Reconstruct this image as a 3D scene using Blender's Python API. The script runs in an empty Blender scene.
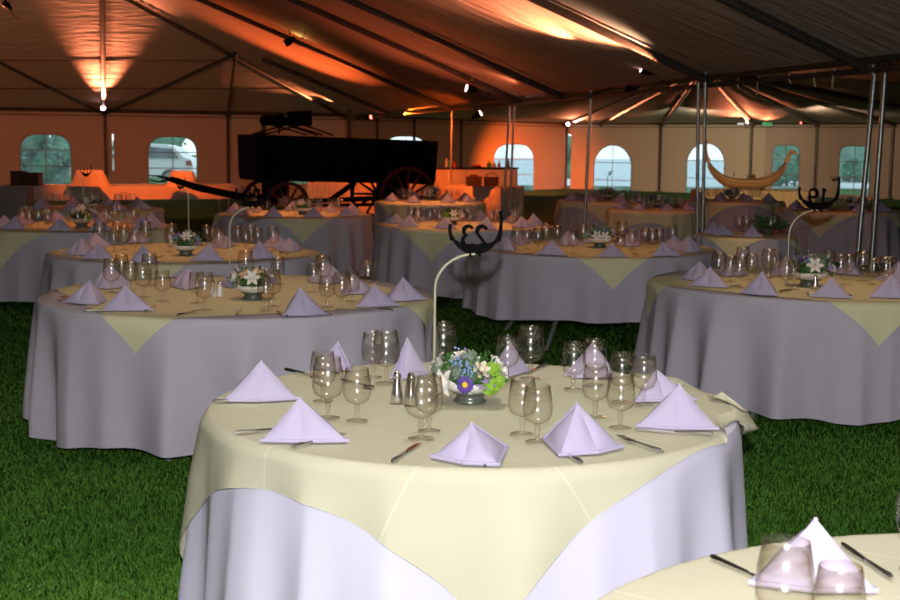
import bpy, math, random
import numpy as np
from mathutils import Vector, Matrix
random.seed(7); np.random.seed(7)
C = bpy.context.scene.collection
PI = math.pi
# ------------------------------------------------------------------ camera
F = 1300.0
CAMZ = 1.52
TH = 0.72                      # table height
pitch = math.atan(155.0 / F); roll = math.radians(0.6)
fw = Vector((0, math.cos(pitch), -math.sin(pitch)))
r0 = Vector((1, 0, 0)); u0 = r0.cross(fw)
rt = r0 * math.cos(roll) + u0 * math.sin(roll)
up = u0 * math.cos(roll) - r0 * math.sin(roll)
CAM = Vector((0, 0, CAMZ))
cd = bpy.data.cameras.new('camera'); cam = bpy.data.objects.new('camera', cd); C.objects.link(cam)
cd.sensor_width = 36; cd.lens = F * 36 / 900; cd.clip_end = 400
cam.matrix_world = Matrix(((rt.x, up.x, -fw.x, 0), (rt.y, up.y, -fw.y, 0), (rt.z, up.z, -fw.z, CAMZ), (0, 0, 0, 1)))
bpy.context.scene.camera = cam
cd.dof.use_dof = True; cd.dof.focus_distance = 4.3; cd.dof.aperture_fstop = 9.0

def ray(px, py): return (fw * F + rt * (px - 450) - up * (py - 300)).normalized()
def at(px, py, z=TH):
    d = ray(px, py); t = (z - CAMZ) / d.z
    return CAM + d * t
def atd(px, py, D):
    d = ray(px, py); return CAM + d * (D / d.y)
def atp(px, py, p, n):
    d = ray(px, py); return CAM + d * ((Vector(p) - CAM).dot(n) / d.dot(n))
def proj(p):
    q = Vector(p) - CAM; w = q.dot(fw)
    return 450 + F * q.dot(rt) / w, 300 - F * q.dot(up) / w

# ------------------------------------------------------------------ mesh builder
class MB:
    def __init__(s): s.v = []; s.f = []; s.m = []
    def add(s, vs, fs, m=0):
        o = len(s.v); s.v += [tuple(v) for v in vs]
        s.f += [tuple(i + o for i in f) for f in fs]; s.m += [m] * len(fs); return s
    def box(s, c, sz, rot=None, m=0, taper=1.0):
        c = Vector(c); hx, hy, hz = sz[0] / 2, sz[1] / 2, sz[2] / 2; vs = []
        for z in (-1, 1):
            k = taper if z > 0 else 1
            for x, y in ((-1, -1), (1, -1), (1, 1), (-1, 1)):
                p = Vector((x * hx * k, y * hy * k, z * hz))
                if rot: p = rot @ p
                vs.append(c + p)
        return s.add(vs, [(3, 2, 1, 0), (4, 5, 6, 7), (0, 1, 5, 4), (1, 2, 6, 5), (2, 3, 7, 6), (3, 0, 4, 7)], m)
    def tube(s, pts, r, n=8, m=0, caps=True):
        pts = [Vector(p) for p in pts]; N = len(pts)
        rs = r if isinstance(r, (list, tuple)) else [r] * N
        t0 = (pts[1] - pts[0]).normalized()
        ref = Vector((0, 0, 1)) if abs(t0.z) < .9 else Vector((1, 0, 0))
        vs = []
        for i, p in enumerate(pts):
            t = (pts[min(i + 1, N - 1)] - pts[max(i - 1, 0)]).normalized()
            a = t.cross(ref)
            if a.length < 1e-4: a = t.cross(Vector((0, 1, .3)))
            a.normalize(); b = t.cross(a).normalized(); ref = a.cross(t)
            for k in range(n):
                w = 2 * PI * k / n
                vs.append(p + (a * math.cos(w) + b * math.sin(w)) * rs[i])
        fs = [(i * n + k, i * n + (k + 1) % n, (i + 1) * n + (k + 1) % n, (i + 1) * n + k) for i in range(N - 1) for k in range(n)]
        if caps: fs += [tuple(range(n))[::-1], tuple((N - 1) * n + k for k in range(n))]
        return s.add(vs, fs, m)
    def lathe(s, prof, n=20, c=(0, 0, 0), m=0, tilt=None):
        c = Vector(c); vs = []; N = len(prof)
        for r, z in prof:
            for k in range(n):
                w = 2 * PI * k / n; p = Vector((r * math.cos(w), r * math.sin(w), z))
                if tilt: p = tilt @ p
                vs.append(c + p)
        fs = [(i * n + k, i * n + (k + 1) % n, (i + 1) * n + (k + 1) % n, (i + 1) * n + k) for i in range(N - 1) for k in range(n)]
        return s.add(vs, fs, m)
    def ball(s, c, r, n=10, m=0, sq=(1, 1, 1), jit=0, rng=random):
        prof = [(math.sin(PI * i / (n // 2 + 1)), -math.cos(PI * i / (n // 2 + 1))) for i in range(n // 2 + 2)]
        c = Vector(c); vs = []
        for a, z in prof:
            for k in range(n):
                w = 2 * PI * k / n; j = 1 + jit * (rng.random() - .5)
                vs.append(c + Vector((a * math.cos(w) * sq[0], a * math.sin(w) * sq[1], z * sq[2])) * r * j)
        N = len(prof)
        return s.add(vs, [(i * n + k, i * n + (k + 1) % n, (i + 1) * n + (k + 1) % n, (i + 1) * n + k) for i in range(N - 1) for k in range(n)], m)
    def mesh(s, name, mats, sharp=40):
        me = bpy.data.meshes.new(name); me.from_pydata(s.v, [], s.f)
        for m in (mats if isinstance(mats, (list, tuple)) else [mats]): me.materials.append(m)
        me.polygons.foreach_set('material_index', s.m)
        me.polygons.foreach_set('use_smooth', [True] * len(s.f))
        me.update()
        if sharp: me.set_sharp_from_angle(angle=math.radians(sharp))
        return me
    def build(s, name, mats, parent=None, loc=None, rz=0, sharp=40):
        return link(name, s.mesh(name, mats, sharp), parent, loc, rz)

def link(name, me, parent=None, loc=None, rz=0, mw=None):
    o = bpy.data.objects.new(name, me); C.objects.link(o)
    if parent: o.parent = parent
    if loc is not None: o.location = loc
    o.rotation_euler = (0, 0, rz)
    if mw is not None: o.matrix_world = mw
    return o
def tag(o, label, cat, group=None, kind=None):
    o['label'] = label; o['category'] = cat
    if group: o['group'] = group
    if kind: o['kind'] = kind
    return o
def empty(name, loc, rz=0):
    o = bpy.data.objects.new(name, None); C.objects.link(o); o.location = loc; o.rotation_euler = (0, 0, rz)
    o.empty_display_size = .05
    return o
def struct(o): o['kind'] = 'structure'; return o

# ------------------------------------------------------------------ materials
def mat(name, col, rough=.7, metal=0, emis=None, estr=0, nscale=0, namt=.12, bump=0, bscale=60, spec=.5, sheen=0):
    m = bpy.data.materials.new(name); m.use_nodes = True; nt = m.node_tree; b = nt.nodes['Principled BSDF']
    b.inputs['Base Color'].default_value = (*col, 1); b.inputs['Roughness'].default_value = rough
    b.inputs['Metallic'].default_value = metal; b.inputs['Specular IOR Level'].default_value = spec
    if sheen: b.inputs['Sheen Weight'].default_value = sheen
    if emis: b.inputs['Emission Color'].default_value = (*emis, 1); b.inputs['Emission Strength'].default_value = estr
    tc = nt.nodes.new('ShaderNodeTexCoord')
    if nscale:
        n = nt.nodes.new('ShaderNodeTexNoise'); n.inputs['Scale'].default_value = nscale; n.inputs['Detail'].default_value = 3
        nt.links.new(tc.outputs['Object'], n.inputs['Vector'])
        mx = nt.nodes.new('ShaderNodeMix'); mx.data_type = 'RGBA'; nt.links.new(n.outputs['Fac'], mx.inputs[0])
        mx.inputs[6].default_value = (*[max(0, c * (1 - namt)) for c in col], 1); mx.inputs[7].default_value = (*[min(1, c * (1 + namt)) for c in col], 1)
        nt.links.new(mx.outputs[2], b.inputs['Base Color'])
    if bump:
        n2 = nt.nodes.new('ShaderNodeTexNoise'); n2.inputs['Scale'].default_value = bscale; n2.inputs['Detail'].default_value = 2
        nt.links.new(tc.outputs['Object'], n2.inputs['Vector'])
        bp = nt.nodes.new('ShaderNodeBump'); bp.inputs['Strength'].default_value = bump; bp.inputs['Distance'].default_value = .01
        nt.links.new(n2.outputs['Fac'], bp.inputs['Height']); nt.links.new(bp.outputs[0], b.inputs['Normal'])
    return m

def canopy_mat(name, col, scale, strength, dist):
    m = mat(name, col, .75, spec=.25); nt = m.node_tree; b = nt.nodes['Principled BSDF']
    tc = nt.nodes.new('ShaderNodeTexCoord'); mp = nt.nodes.new('ShaderNodeMapping'); mp.inputs['Scale'].default_value = scale
    n = nt.nodes.new('ShaderNodeTexNoise'); n.inputs['Scale'].default_value = 1; n.inputs['Detail'].default_value = 4; n.inputs['Distortion'].default_value = .6
    bp = nt.nodes.new('ShaderNodeBump'); bp.inputs['Strength'].default_value = strength; bp.inputs['Distance'].default_value = dist
    nt.links.new(tc.outputs['Object'], mp.inputs[0]); nt.links.new(mp.outputs[0], n.inputs['Vector'])
    nt.links.new(n.outputs['Fac'], bp.inputs['Height']); nt.links.new(bp.outputs[0], b.inputs['Normal'])
    return m

def overlay_mat(name='cream_overlay', col=(.67, .65, .475), line=(.75, .735, .55)):
    m = mat(name, col, .85, nscale=3, namt=.04); nt = m.node_tree; b = nt.nodes['Principled BSDF']
    src = b.inputs['Base Color'].links[0].from_socket
    tc = nt.nodes.new('ShaderNodeTexCoord'); sx = nt.nodes.new('ShaderNodeSeparateXYZ'); nt.links.new(tc.outputs['UV'], sx.inputs[0])
    outs = []
    for k in range(2):
        a = nt.nodes.new('ShaderNodeMath'); a.operation = 'MULTIPLY'; a.inputs[1].default_value = 4.0; nt.links.new(sx.outputs[k], a.inputs[0])
        p = nt.nodes.new('ShaderNodeMath'); p.operation = 'PINGPONG'; p.inputs[1].default_value = .5; nt.links.new(a.outputs[0], p.inputs[0])
        l = nt.nodes.new('ShaderNodeMath'); l.operation = 'LESS_THAN'; l.inputs[1].default_value = .007; nt.links.new(p.outputs[0], l.inputs[0])
        outs.append(l)
    mx = nt.nodes.new('ShaderNodeMath'); mx.operation = 'MAXIMUM'; nt.links.new(outs[0].outputs[0], mx.inputs[0]); nt.links.new(outs[1].outputs[0], mx.inputs[1])
    c = nt.nodes.new('ShaderNodeMix'); c.data_type = 'RGBA'; nt.links.new(mx.outputs[0], c.inputs[0]); nt.links.new(src, c.inputs[6]); c.inputs[7].default_value = (*line, 1)
    nt.links.new(c.outputs[2], b.inputs['Base Color'])
    return m

def glass_mat(name, tint=(.93, .95, .93), refr=.35):
    m = bpy.data.materials.new(name); m.use_nodes = True; nt = m.node_tree; nt.nodes.remove(nt.nodes['Principled BSDF'])
    out = nt.nodes['Material Output']
    lw = nt.nodes.new('ShaderNodeLayerWeight'); lw.inputs['Blend'].default_value = .5
    tr = nt.nodes.new('ShaderNodeBsdfTransparent'); 
    cr = nt.nodes.new('ShaderNodeMix'); cr.data_type = 'RGBA'; cr.inputs[6].default_value = (*tint, 1); cr.inputs[7].default_value = (.60, .54, .46, 1)  # amber at grazing angles stands in for warm reflections in the glass
    pw = nt.nodes.new('ShaderNodeMath'); pw.operation = 'POWER'; pw.inputs[1].default_value = 2.5
    nt.links.new(lw.outputs['Facing'], pw.inputs[0]); nt.links.new(pw.outputs[0], cr.inputs[0]); nt.links.new(cr.outputs[2], tr.inputs['Color'])
    rf = nt.nodes.new('ShaderNodeBsdfRefraction'); rf.inputs['IOR'].default_value = 1.35; rf.inputs['Roughness'].default_value = 0.02; rf.inputs['Color'].default_value = (.97, .95, .92, 1)
    m1 = nt.nodes.new('ShaderNodeMixShader'); m1.inputs[0].default_value = refr
    nt.links.new(tr.outputs[0], m1.inputs[1]); nt.links.new(rf.outputs[0], m1.inputs[2])
    gl = nt.nodes.new('ShaderNodeBsdfGlossy'); gl.inputs['Roughness'].default_value = .21
    f4 = nt.nodes.new('ShaderNodeMath'); f4.operation = 'POWER'; f4.inputs[1].default_value = 5.0; nt.links.new(lw.outputs['Facing'], f4.inputs[0])
    fr = nt.nodes.new('ShaderNodeMath'); fr.operation = 'MULTIPLY_ADD'; fr.inputs[1].default_value = .45; fr.inputs[2].default_value = .095; nt.links.new(f4.outputs[0], fr.inputs[0])
    m2 = nt.nodes.new('ShaderNodeMixShader'); nt.links.new(fr.outputs[0], m2.inputs[0]); nt.links.new(m1.outputs[0], m2.inputs[1]); nt.links.new(gl.outputs[0], m2.inputs[2])
    nt.links.new(m2.outputs[0], out.inputs['Surface'])
    return m

def vinyl_mat(name, tint, haze, hcol):
    m = bpy.data.materials.new(name); m.use_nodes = True; nt = m.node_tree; nt.nodes.remove(nt.nodes['Principled BSDF'])
    out = nt.nodes['Material Output']
    tr = nt.nodes.new('ShaderNodeBsdfTransparent'); tr.inputs['Color'].default_value = (*tint, 1)
    tl = nt.nodes.new('ShaderNodeBsdfTranslucent'); tl.inputs['Color'].default_value = (*hcol, 1)
    tc = nt.nodes.new('ShaderNodeTexCoord'); n = nt.nodes.new('ShaderNodeTexNoise'); n.inputs['Scale'].default_value = 1.6; n.inputs['Detail'].default_value = 4; n.inputs['Distortion'].default_value = .7
    nt.links.new(tc.outputs['Object'], n.inputs['Vector'])
    mr = nt.nodes.new('ShaderNodeMapRange'); mr.inputs[1].default_value = .35; mr.inputs[2].default_value = .75; mr.inputs[3].default_value = haze * .4; mr.inputs[4].default_value = min(1, haze * 1.6)
    nt.links.new(n.outputs['Fac'], mr.inputs[0])
    mx = nt.nodes.new('ShaderNodeMixShader'); nt.links.new(mr.outputs[0], mx.inputs[0]); nt.links.new(tr.outputs[0], mx.inputs[1]); nt.links.new(tl.outputs[0], mx.inputs[2])
    nt.links.new(mx.outputs[0], out.inputs['Surface'])
    return m

M = {}
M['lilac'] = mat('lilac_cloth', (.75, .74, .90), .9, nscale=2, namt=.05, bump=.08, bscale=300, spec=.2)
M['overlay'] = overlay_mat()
M['overlay_far_brightened'] = overlay_mat('cream_overlay_far_brightened', (.82, .79, .50), (.86, .83, .56))  # same cream cloth, stronger light on far tables put into the colour
M['lilac_far_dimmed'] = mat('lilac_cloth_far_dimmed', (.59, .565, .645), .9, nscale=2, namt=.05, bump=.08, bscale=300, spec=.2)  # same lilac cloth, its dimmer look at a distance put into the colour
M['napkin'] = mat('lavender_napkin', (.53, .485, .675), .85, bump=.08, bscale=400, spec=.2)
M['glass'] = glass_mat('goblet_glass', (.985, .972, .95), .0)
M['silver'] = mat('silver', (.75, .73, .70), .18, 1)
M['steel'] = mat('pole_steel', (.42, .46, .43), .35, .85)
M['dark_metal'] = mat('dark_metal', (.03, .028, .025), .5, .5)
M['black'] = mat('black_iron', (.004, .004, .004), .85, spec=.08)
M['wagon'] = mat('black_wagon_paint', (.004, .006, .007), .8, spec=.12, nscale=8, namt=.3)
M['wheel_red'] = mat('dark_red_paint', (.10, .012, .008), .6)
M['brass'] = mat('pale_rod', (.62, .60, .42), .35, .3)
M['white'] = mat('white_ceramic', (.85, .85, .82), .3)
M['foot'] = mat('pewter_foot', (.16, .18, .15), .3, .4)
M['leaf'] = mat('leaf_green', (.045, .15, .025), .6, nscale=25, namt=.5)
M['leaf2'] = mat('sage_leaf', (.20, .27, .19), .7, nscale=25, namt=.3)
M['lime'] = mat('lime_bloom', (.30, .55, .05), .7, nscale=40, namt=.3)
M['petal_white'] = mat('white_petal', (.82, .80, .74), .7)
M['petal_cream'] = mat('cream_petal', (.80, .72, .55), .7)
M['petal_peach'] = mat('peach_petal', (.80, .52, .30), .7)
M['petal_purple'] = mat('purple_petal', (.08, .03, .28), .6)
M['petal_lilac'] = mat('lilac_petal', (.40, .28, .60), .7)
M['petal_blue'] = mat('blue_petal', (.28, .42, .68), .7)
M['yellow'] = mat('flower_eye', (.85, .55, .02), .7, bump=.3, bscale=500)
M['table'] = mat('table_top_board', (.30, .22, .14), .6, nscale=10)
M['leg'] = mat('table_leg_grey', (.45, .48, .46), .4, .5)
M['soil'] = mat('canopy_seam', (.09, .075, .06), .7)
M['beam'] = mat('tent_beam', (.10, .095, .085), .45, .6)
M['canopy'] = canopy_mat('tent_canopy', (.50, .45, .39), (1.2, 7, 1.2), .9, .05)
M['canopy2'] = canopy_mat('tent_canopy_far', (.50, .46, .40), (2.0, 2.0, 2.0), .9, .05)
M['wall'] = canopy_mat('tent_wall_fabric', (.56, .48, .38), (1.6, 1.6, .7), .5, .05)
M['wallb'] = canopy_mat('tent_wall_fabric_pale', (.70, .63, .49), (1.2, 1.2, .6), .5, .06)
M['vinyl'] = vinyl_mat('clear_vinyl', (.86, .93, .92), .14, (.8, .9, .95))
M['vinyl2'] = vinyl_mat('hazy_vinyl', (.84, .93, .97), .30, (.75, .9, 1))
M['muntin'] = mat('window_tape', (.35, .33, .30), .8)
M['buffet'] = mat('buffet_cloth', (.80, .72, .58), .85, nscale=4, namt=.08, spec=.2)
M['buffet_cream'] = mat('cream_table_skirt', (.66, .58, .36), .85, nscale=4, namt=.08, spec=.2)
M['grey_cloth'] = mat('grey_cloth', (.35, .36, .34), .85, nscale=6)
M['wicker'] = mat('wicker', (.06, .028, .013), .7, nscale=60, namt=.5, bump=.8, bscale=70)
M['crate'] = mat('dark_brown_box', (.09, .03, .015), .6, nscale=20, namt=.3)
M['tan_wood'] = mat('tan_wood', (.66, .45, .24), .55, nscale=12, namt=.25)
M['tan_dark'] = mat('tan_wood_edge', (.22, .12, .05), .55)
M['bottle_green'] = mat('bottle_green', (.03, .35, .05), .15)
M['bottle_red'] = mat('bottle_red', (.5, .03, .03), .2)
M['bottle_amber'] = mat('bottle_amber', (.6, .33, .04), .2)
M['bottle_dark'] = mat('bottle_dark', (.02, .02, .02), .2)
M['lens'] = mat('lamp_lens', (.9, .5, .5), .3, emis=(1, .55, .55), estr=14)
M['lens_red'] = mat('lamp_lens_red', (.9, .2, .1), .3, emis=(1, .12, .08), estr=8)
M['tire'] = mat('car_tire', (.02, .02, .02), .8)
M['car'] = mat('silver_car_paint', (.72, .76, .80), .25, .2)
M['car_glass'] = mat('car_window', (.05, .07, .08), .1)
M['tail'] = mat('tail_lamp', (.35, .02, .02), .3)
M['exit'] = mat('green_sign_glow', (.1, .5, .2), .5, emis=(.15, .8, .3), estr=.5)
M['signwhite'] = mat('white_sign_glow', (.8, .8, .8), .5, emis=(.8, 1, .95), estr=.5)
M['hedge'] = mat('outdoor_leaves', (.10, .27, .17), .8, nscale=9, namt=.9)

# ------------------------------------------------------------------ ground
def ground():
    m = bpy.data.materials.new('lawn'); m.use_nodes = True; nt = m.node_tree; b = nt.nodes['Principled BSDF']; b.inputs['Roughness'].default_value = .95; b.inputs['Specular IOR Level'].default_value = .1
    tc = nt.nodes.new('ShaderNodeTexCoord')
    n = nt.nodes.new('ShaderNodeTexNoise'); n.inputs['Scale'].default_value = 3; n.inputs['Detail'].default_value = 8; n.inputs['Roughness'].default_value = .75
    cr = nt.nodes.new('ShaderNodeValToRGB'); cr.color_ramp.elements[0].position = .35; cr.color_ramp.elements[0].color = (.03, .095, .012, 1)
    cr.color_ramp.elements[1].position = .7; cr.color_ramp.elements[1].color = (.07, .18, .026, 1)
    n2 = nt.nodes.new('ShaderNodeTexNoise'); n2.inputs['Scale'].default_value = 60; n2.inputs['Detail'].default_value = 4
    bp = nt.nodes.new('ShaderNodeBump'); bp.inputs['Strength'].default_value = 1; bp.inputs['Distance'].default_value = .05
    for x in (n, n2): nt.links.new(tc.outputs['Object'], x.inputs['Vector'])
    nt.links.new(n.outputs['Fac'], cr.inputs[0]); nt.links.new(cr.outputs[0], b.inputs['Base Color'])
    nt.links.new(n2.outputs['Fac'], bp.inputs['Height']); nt.links.new(bp.outputs[0], b.inputs['Normal'])
    o = MB().add([(-120, -20, 0), (120, -20, 0), (120, 160, 0), (-120, 160, 0)], [(0, 1, 2, 3)]).build('ground', m); struct(o)
ground()
yard = MB().add([(2.0, 50, .02), (120, 50, .02), (120, 160, .02), (2.0, 160, .02)], [(0, 1, 2, 3)]).build('path', mat('pale_gravel', (.62, .66, .66), .9, nscale=2, namt=.1)); struct(yard)

def grass():
    m = bpy.data.materials.new('grass_blades'); m.use_nodes = True; nt = m.node_tree; b = nt.nodes['Principled BSDF']; b.inputs['Roughness'].default_value = .6; b.inputs['Specular IOR Level'].default_value = .25
    at_ = nt.nodes.new('ShaderNodeAttribute'); at_.attribute_name = 'tone'
    cr = nt.nodes.new('ShaderNodeValToRGB')
    e = cr.color_ramp.elements; e[0].color = (.036, .118, .012, 1); e[1].color = (.28, .37, .08, 1)
    x = e.new(.6); x.color = (.09, .25, .026, 1)
    nt.links.new(at_.outputs['Fac'], cr.inputs[0]); nt.links.new(cr.outputs[0], b.inputs['Base Color'])
    rng = np.random.default_rng(3); N = 370000
    # density even over the picture: draw depth from 1/d
    inv = rng.uniform(1 / 13.0, 1 / 3.0, N * 2); y = 1 / inv; x = (rng.random(N * 2) * 1.6 - .8) * 900 / 1300 * y
    y = y[:N]; x = x[:N]
    h = rng.uniform(.009, .024, N) ; w = .0009 + .0003 * y
    a = rng.uniform(0, 2 * PI, N); lean = rng.uniform(.1, 1.0, N) * h; la = rng.uniform(0, 2 * PI, N)
    lx = np.cos(la) * lean; ly = np.sin(la) * lean
    v = np.zeros((N, 4, 3), np.float32)
    v[:, 0] = np.stack([x - np.cos(a) * w, y - np.sin(a) * w, np.zeros(N)], 1); v[:, 1] = np.stack([x + np.cos(a) * w, y + np.sin(a) * w, np.zeros(N)], 1)
    v[:, 2] = np.stack([x + np.cos(a) * w * .7 + lx * .4, y + np.sin(a) * w * .7 + ly * .4, h * .6], 1); v[:, 3] = np.stack([x + lx, y + ly, h], 1)
    me = bpy.data.meshes.new('grass'); i = np.arange(N)[:, None] * 4
    fs = np.concatenate([i + np.array([0, 1, 2]), i + np.array([0, 2, 3])], 1).reshape(-1)
    me.vertices.add(N * 4); me.vertices.foreach_set('co', v.reshape(-1)); me.loops.add(N * 6); me.loops.foreach_set('vertex_index', fs.astype(np.int32))
    me.polygons.add(N * 2); me.polygons.foreach_set('loop_start', np.arange(N * 2, dtype=np.int32) * 3)
    me.update(calc_edges=True); me.validate()
    t = (.5 + .25 * np.sin(x * 2.1 + np.sin(y * 1.7)) * np.sin(y * 2.6 + 1)) * .6 + .4 * rng.random(N)
    aa = me.attributes.new('tone', 'FLOAT', 'POINT'); aa.data.foreach_set('value', np.repeat(t, 4).astype(np.float32))
    me.materials.append(m)
    o = link('grass', me); tag(o, 'short mown green grass covering the lawn between the tables', 'grass', kind='stuff')
grass()

# ------------------------------------------------------------------ tent plan
EZ = 2.33
ptop = [(452, 105), (511, 97), (588, 93), (700, 76), (876, 60)]
gp = [at(x, y, EZ) for x, y in ptop]
P = np.array([(p.x, p.y) for p in gp]); mu = P.mean(0); _, _, vt = np.linalg.svd(P - mu); uu = vt[0]
if uu[1] < 0: uu = -uu
U = Vector((uu[0], uu[1], 0)); V = Vector((uu[1], -uu[0], 0)); G0 = Vector((mu[0], mu[1], 0))   # U runs away from the camera, V to the right
class Line:
    def __init__(s, a, b):
        s.a = Vector((a.x, a.y, 0)); s.b = Vector((b.x, b.y, 0)); s.d = (s.b - s.a).normalized(); s.n = Vector((s.d.y, -s.d.x, 0))
        if s.n.y > 0: s.n = -s.n                                     # n points back to the camera
    def at(s, px, py=150):
        return atp(px, py, s.a, s.n)
LA = Line(at(0, 109, EZ), at(345, 115, EZ)); 
cornerA = LA.at(345); cornerB = atd(567, 150, 47.0)
LA2 = Line(cornerA, cornerB)
LB = Line(cornerB, at(895, 123, EZ))

def arch_pts(s0, s1, z0, z1, style, n=14):
    w = s1 - s0; c = (s0 + s1) / 2; pts = []
    if style == 'arch': r = w / 2; e = 2.0
    elif style == 'flat': r = min(w * .45, (z1 - z0) * .5); e = 3.2
    else: r = min(w * .5, (z1 - z0) * .6); e = 4.5
    for i in range(n + 1):
        t = PI * i / n; cx = -math.cos(t); sy = math.sin(t)
        x = math.copysign(abs(cx) ** (2 / e), cx) * w / 2; z = z1 - r + r * sy ** (2 / e)
        pts.append((c + x, z))
    return pts
wn = [0]
def build_wall(name, line, px0, px1, wins, m, ztop=EZ):
    """a fabric wall panel from picture column px0 to px1 with window openings"""
    def S(px): p = line.at(px); return (Vector((p.x, p.y, 0)) - line.a).dot(line.d)
    def W(s, z, off=0): p = line.a + line.d * s + line.n * off; return (p.x, p.y, z)
    mb = MB(); cur = S(px0); end = S(px1)
    def strip(a, b):
        n = max(2, int((b - a) / .5)); vs = []; fs = []
        for i in range(n + 1):
            s = a + (b - a) * i / n
            for k in range(5):
                z = ztop * k / 4; off = .03 * math.sin(s * 2.3) * (1 - k / 4)
                if i in (0, n): off = 0
                vs.append(W(s, z, off))
        for i in range(n):
            for k in range(4): fs.append((i * 5 + k, (i + 1) * 5 + k, (i + 1) * 5 + k + 1, i * 5 + k + 1))
        mb.add(vs, fs)
    for (a, b, t, bt, style, vm) in wins:
        s0, s1 = S(a), S(b); mid = (a + b) / 2
        z1 = line.at(mid, t).z; z0 = line.at(mid, bt).z
        strip(cur, s0); cur = s1
        mb.add([W(s0, 0), W(s1, 0), W(s1, z0), W(s0, z0)], [(0, 1, 2, 3)])
        ar = arch_pts(s0, s1, z0, z1, style)
        vs = []; fs = []
        full = [(s0, z0)] + ar + [(s1, z0)]
        for (x, z) in full: vs += [W(x, z), W(x, ztop)]
        for i in range(len(full) - 1): fs.append((2 * i, 2 * i + 2, 2 * i + 3, 2 * i + 1))
        mb.add(vs, fs)
        wn[0] += 1
        pane = MB().add([W(x, z, -.01) for x, z in full], [tuple(range(len(full)))]).build('window_%d' % wn[0], vm); struct(pane)
        fr = MB(); c = (s0 + s1) / 2; hw = .012
        fr.add([W(c - hw, z0, .01), W(c + hw, z0, .01), W(c + hw, z1, .01), W(c - hw, z1, .01)], [(0, 1, 2, 3)])
        for k in (.36, .68):
            z = z0 + (z1 - z0) * k
            fr.add([W(s0, z - hw, .01), W(s1, z - hw, .01), W(s1, z + hw, .01), W(s0, z + hw, .01)], [(0, 1, 2, 3)])
        for i in range(len(full) - 1):
            (xa, za), (xb, zb) = full[i], full[i + 1]
            fr.tube([W(xa, za, .01), W(xb, zb, .01)], .018, 5, caps=False)
        fr.build('frame', M['muntin'], pane)
    strip(cur, end)
    o = mb.build(name, m); struct(o); return o
v1, v2 = M['vinyl'], M['vinyl2']
for ln, a, b, zl in ((LA, 112.3, 113.8, 1.72), (LA2, 566.5, 571, 1.95)):
    p, q = ln.at(a), ln.at(b); 
    if ln is LA2: p = LA2.at(566.5); q = LB.at(571)
    struct(MB().add([(p.x, p.y, zl), (q.x, q.y, zl), (q.x, q.y, EZ), (p.x, p.y, EZ)], [(0, 1, 2, 3)]).build('trim_wall_flap', M['wall']))
    if ln is LA: struct(MB().add([(p.x, p.y, 0), (q.x, q.y, 0), (q.x, q.y, .75), (p.x, p.y, .75)], [(0, 1, 2, 3)]).build('trim_wall_flap', M['wall']))
build_wall('wall_left_back', LA, -330, 112.3, [(20, 71, 134, 184, 'flat', v1)], M['wall'])
build_wall('wall_left_back_inner', LA, 113.8, 345, [(148, 197, 136.5, 186, 'flat', v1), (278, 327, 140, 184, 'flat', v1)], M['wall'])
build_wall('wall_middle', LA2, 345, 566.5, [(383, 427, 136, 184, 'flat', v1), (493, 534, 144, 192, 'flat', v2)], M['wall'])
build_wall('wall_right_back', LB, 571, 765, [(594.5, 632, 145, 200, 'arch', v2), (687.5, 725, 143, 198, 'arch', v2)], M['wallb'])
build_wall('wall_right_end', LB, 765, 1300, [(773, 800, 145, 190, 'taper', v1), (840, 871, 146, 195, 'taper', v1)], M['wall'])
# side walls towards the camera, behind the frame edges
sL = LA.at(-330); sR = LB.at(1300)
def plainwall(name, a, b, zt=8.0):
    vs = []; n = 12; fs = []
    for i in range(n + 1):
        p = Vector((a[0], a[1], 0)).lerp(Vector((b[0], b[1], 0)), i / n); vs += [(p.x, p.y, 0), (p.x, p.y, zt)]
    for i in range(n): fs.append((2 * i, 2 * i + 2, 2 * i + 3, 2 * i + 1))
    struct(MB().add(vs, fs).build(name, M['wall']))
backL = Vector((sL.x, -7, 0)); backR = Vector((sR.x, -7, 0))
plainwall('wall_left', sL, backL); plainwall('wall_right', sR, backR, EZ); plainwall('wall_front', backL, backR)

# eave pipes and wall posts
def post(px, line, label):
    p = line.at(px); q = Vector((p.x, p.y, 0)) + line.n * .12
    mb = MB(); mb.tube([q, q + Vector((0, 0, EZ))], .045, 8); e = empty('tent_post', (0, 0, 0))
    mb.build('pole', M['beam'], e)
    MB().box(q + Vector((0, 0, .015)), (.22, .22, .03)).build('base_plate', M['beam'], e)
    MB().box(q + Vector((0, 0, EZ - .05)), (.13, .13, .1)).build('corner_fitting', M['dark_metal'], e)
    tag(e, label, 'post', 'dark posts along the tent walls')
for px, ln, lb in [(105.5, LA, 'dark tent post between the hedge window and the car window'), (227.5, LA, 'dark tent post just left of the black wagon body'),
                   (346, LA2, 'dark tent post behind the wagon with a red lamp at its top'), (374, LA2, 'second dark post behind the wagon, right of the lamp post'),
                   (411, LA2, 'orange lit post rising above the right half of the wagon'), (458, LA2, 'thin dark post behind the left end of the bar'), (563.5, LA2, 'dark post in the tent corner beside the narrow slit'),
                   (662, LB, 'dark post between the first two arched windows of the right wall'), (752.5, LB, 'dark post behind the middle of the wooden longship'),
                   (817.5, LB, 'dark post right of the longship between two windows'), (893, LB, 'dark post in the right wall at the picture edge')]:
    post(px, ln, lb)
tr = MB()
for ln, a, b in ((LA, -330, 345), (LA2, 345, 567), (LB, 567, 1300)):
    p, q = ln.at(a), ln.at(b); o = ln.n * .1
    tr.tube([(p.x + o.x, p.y + o.y, EZ), (q.x + o.x, q.y + o.y, EZ)], .05, 8)
    tr.tube([(p.x + o.x, p.y + o.y, EZ - .13), (q.x + o.x, q.y + o.y, EZ - .13)], .012, 6)
struct(tr.build('trim_eave_pipe', M['beam']))

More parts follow.
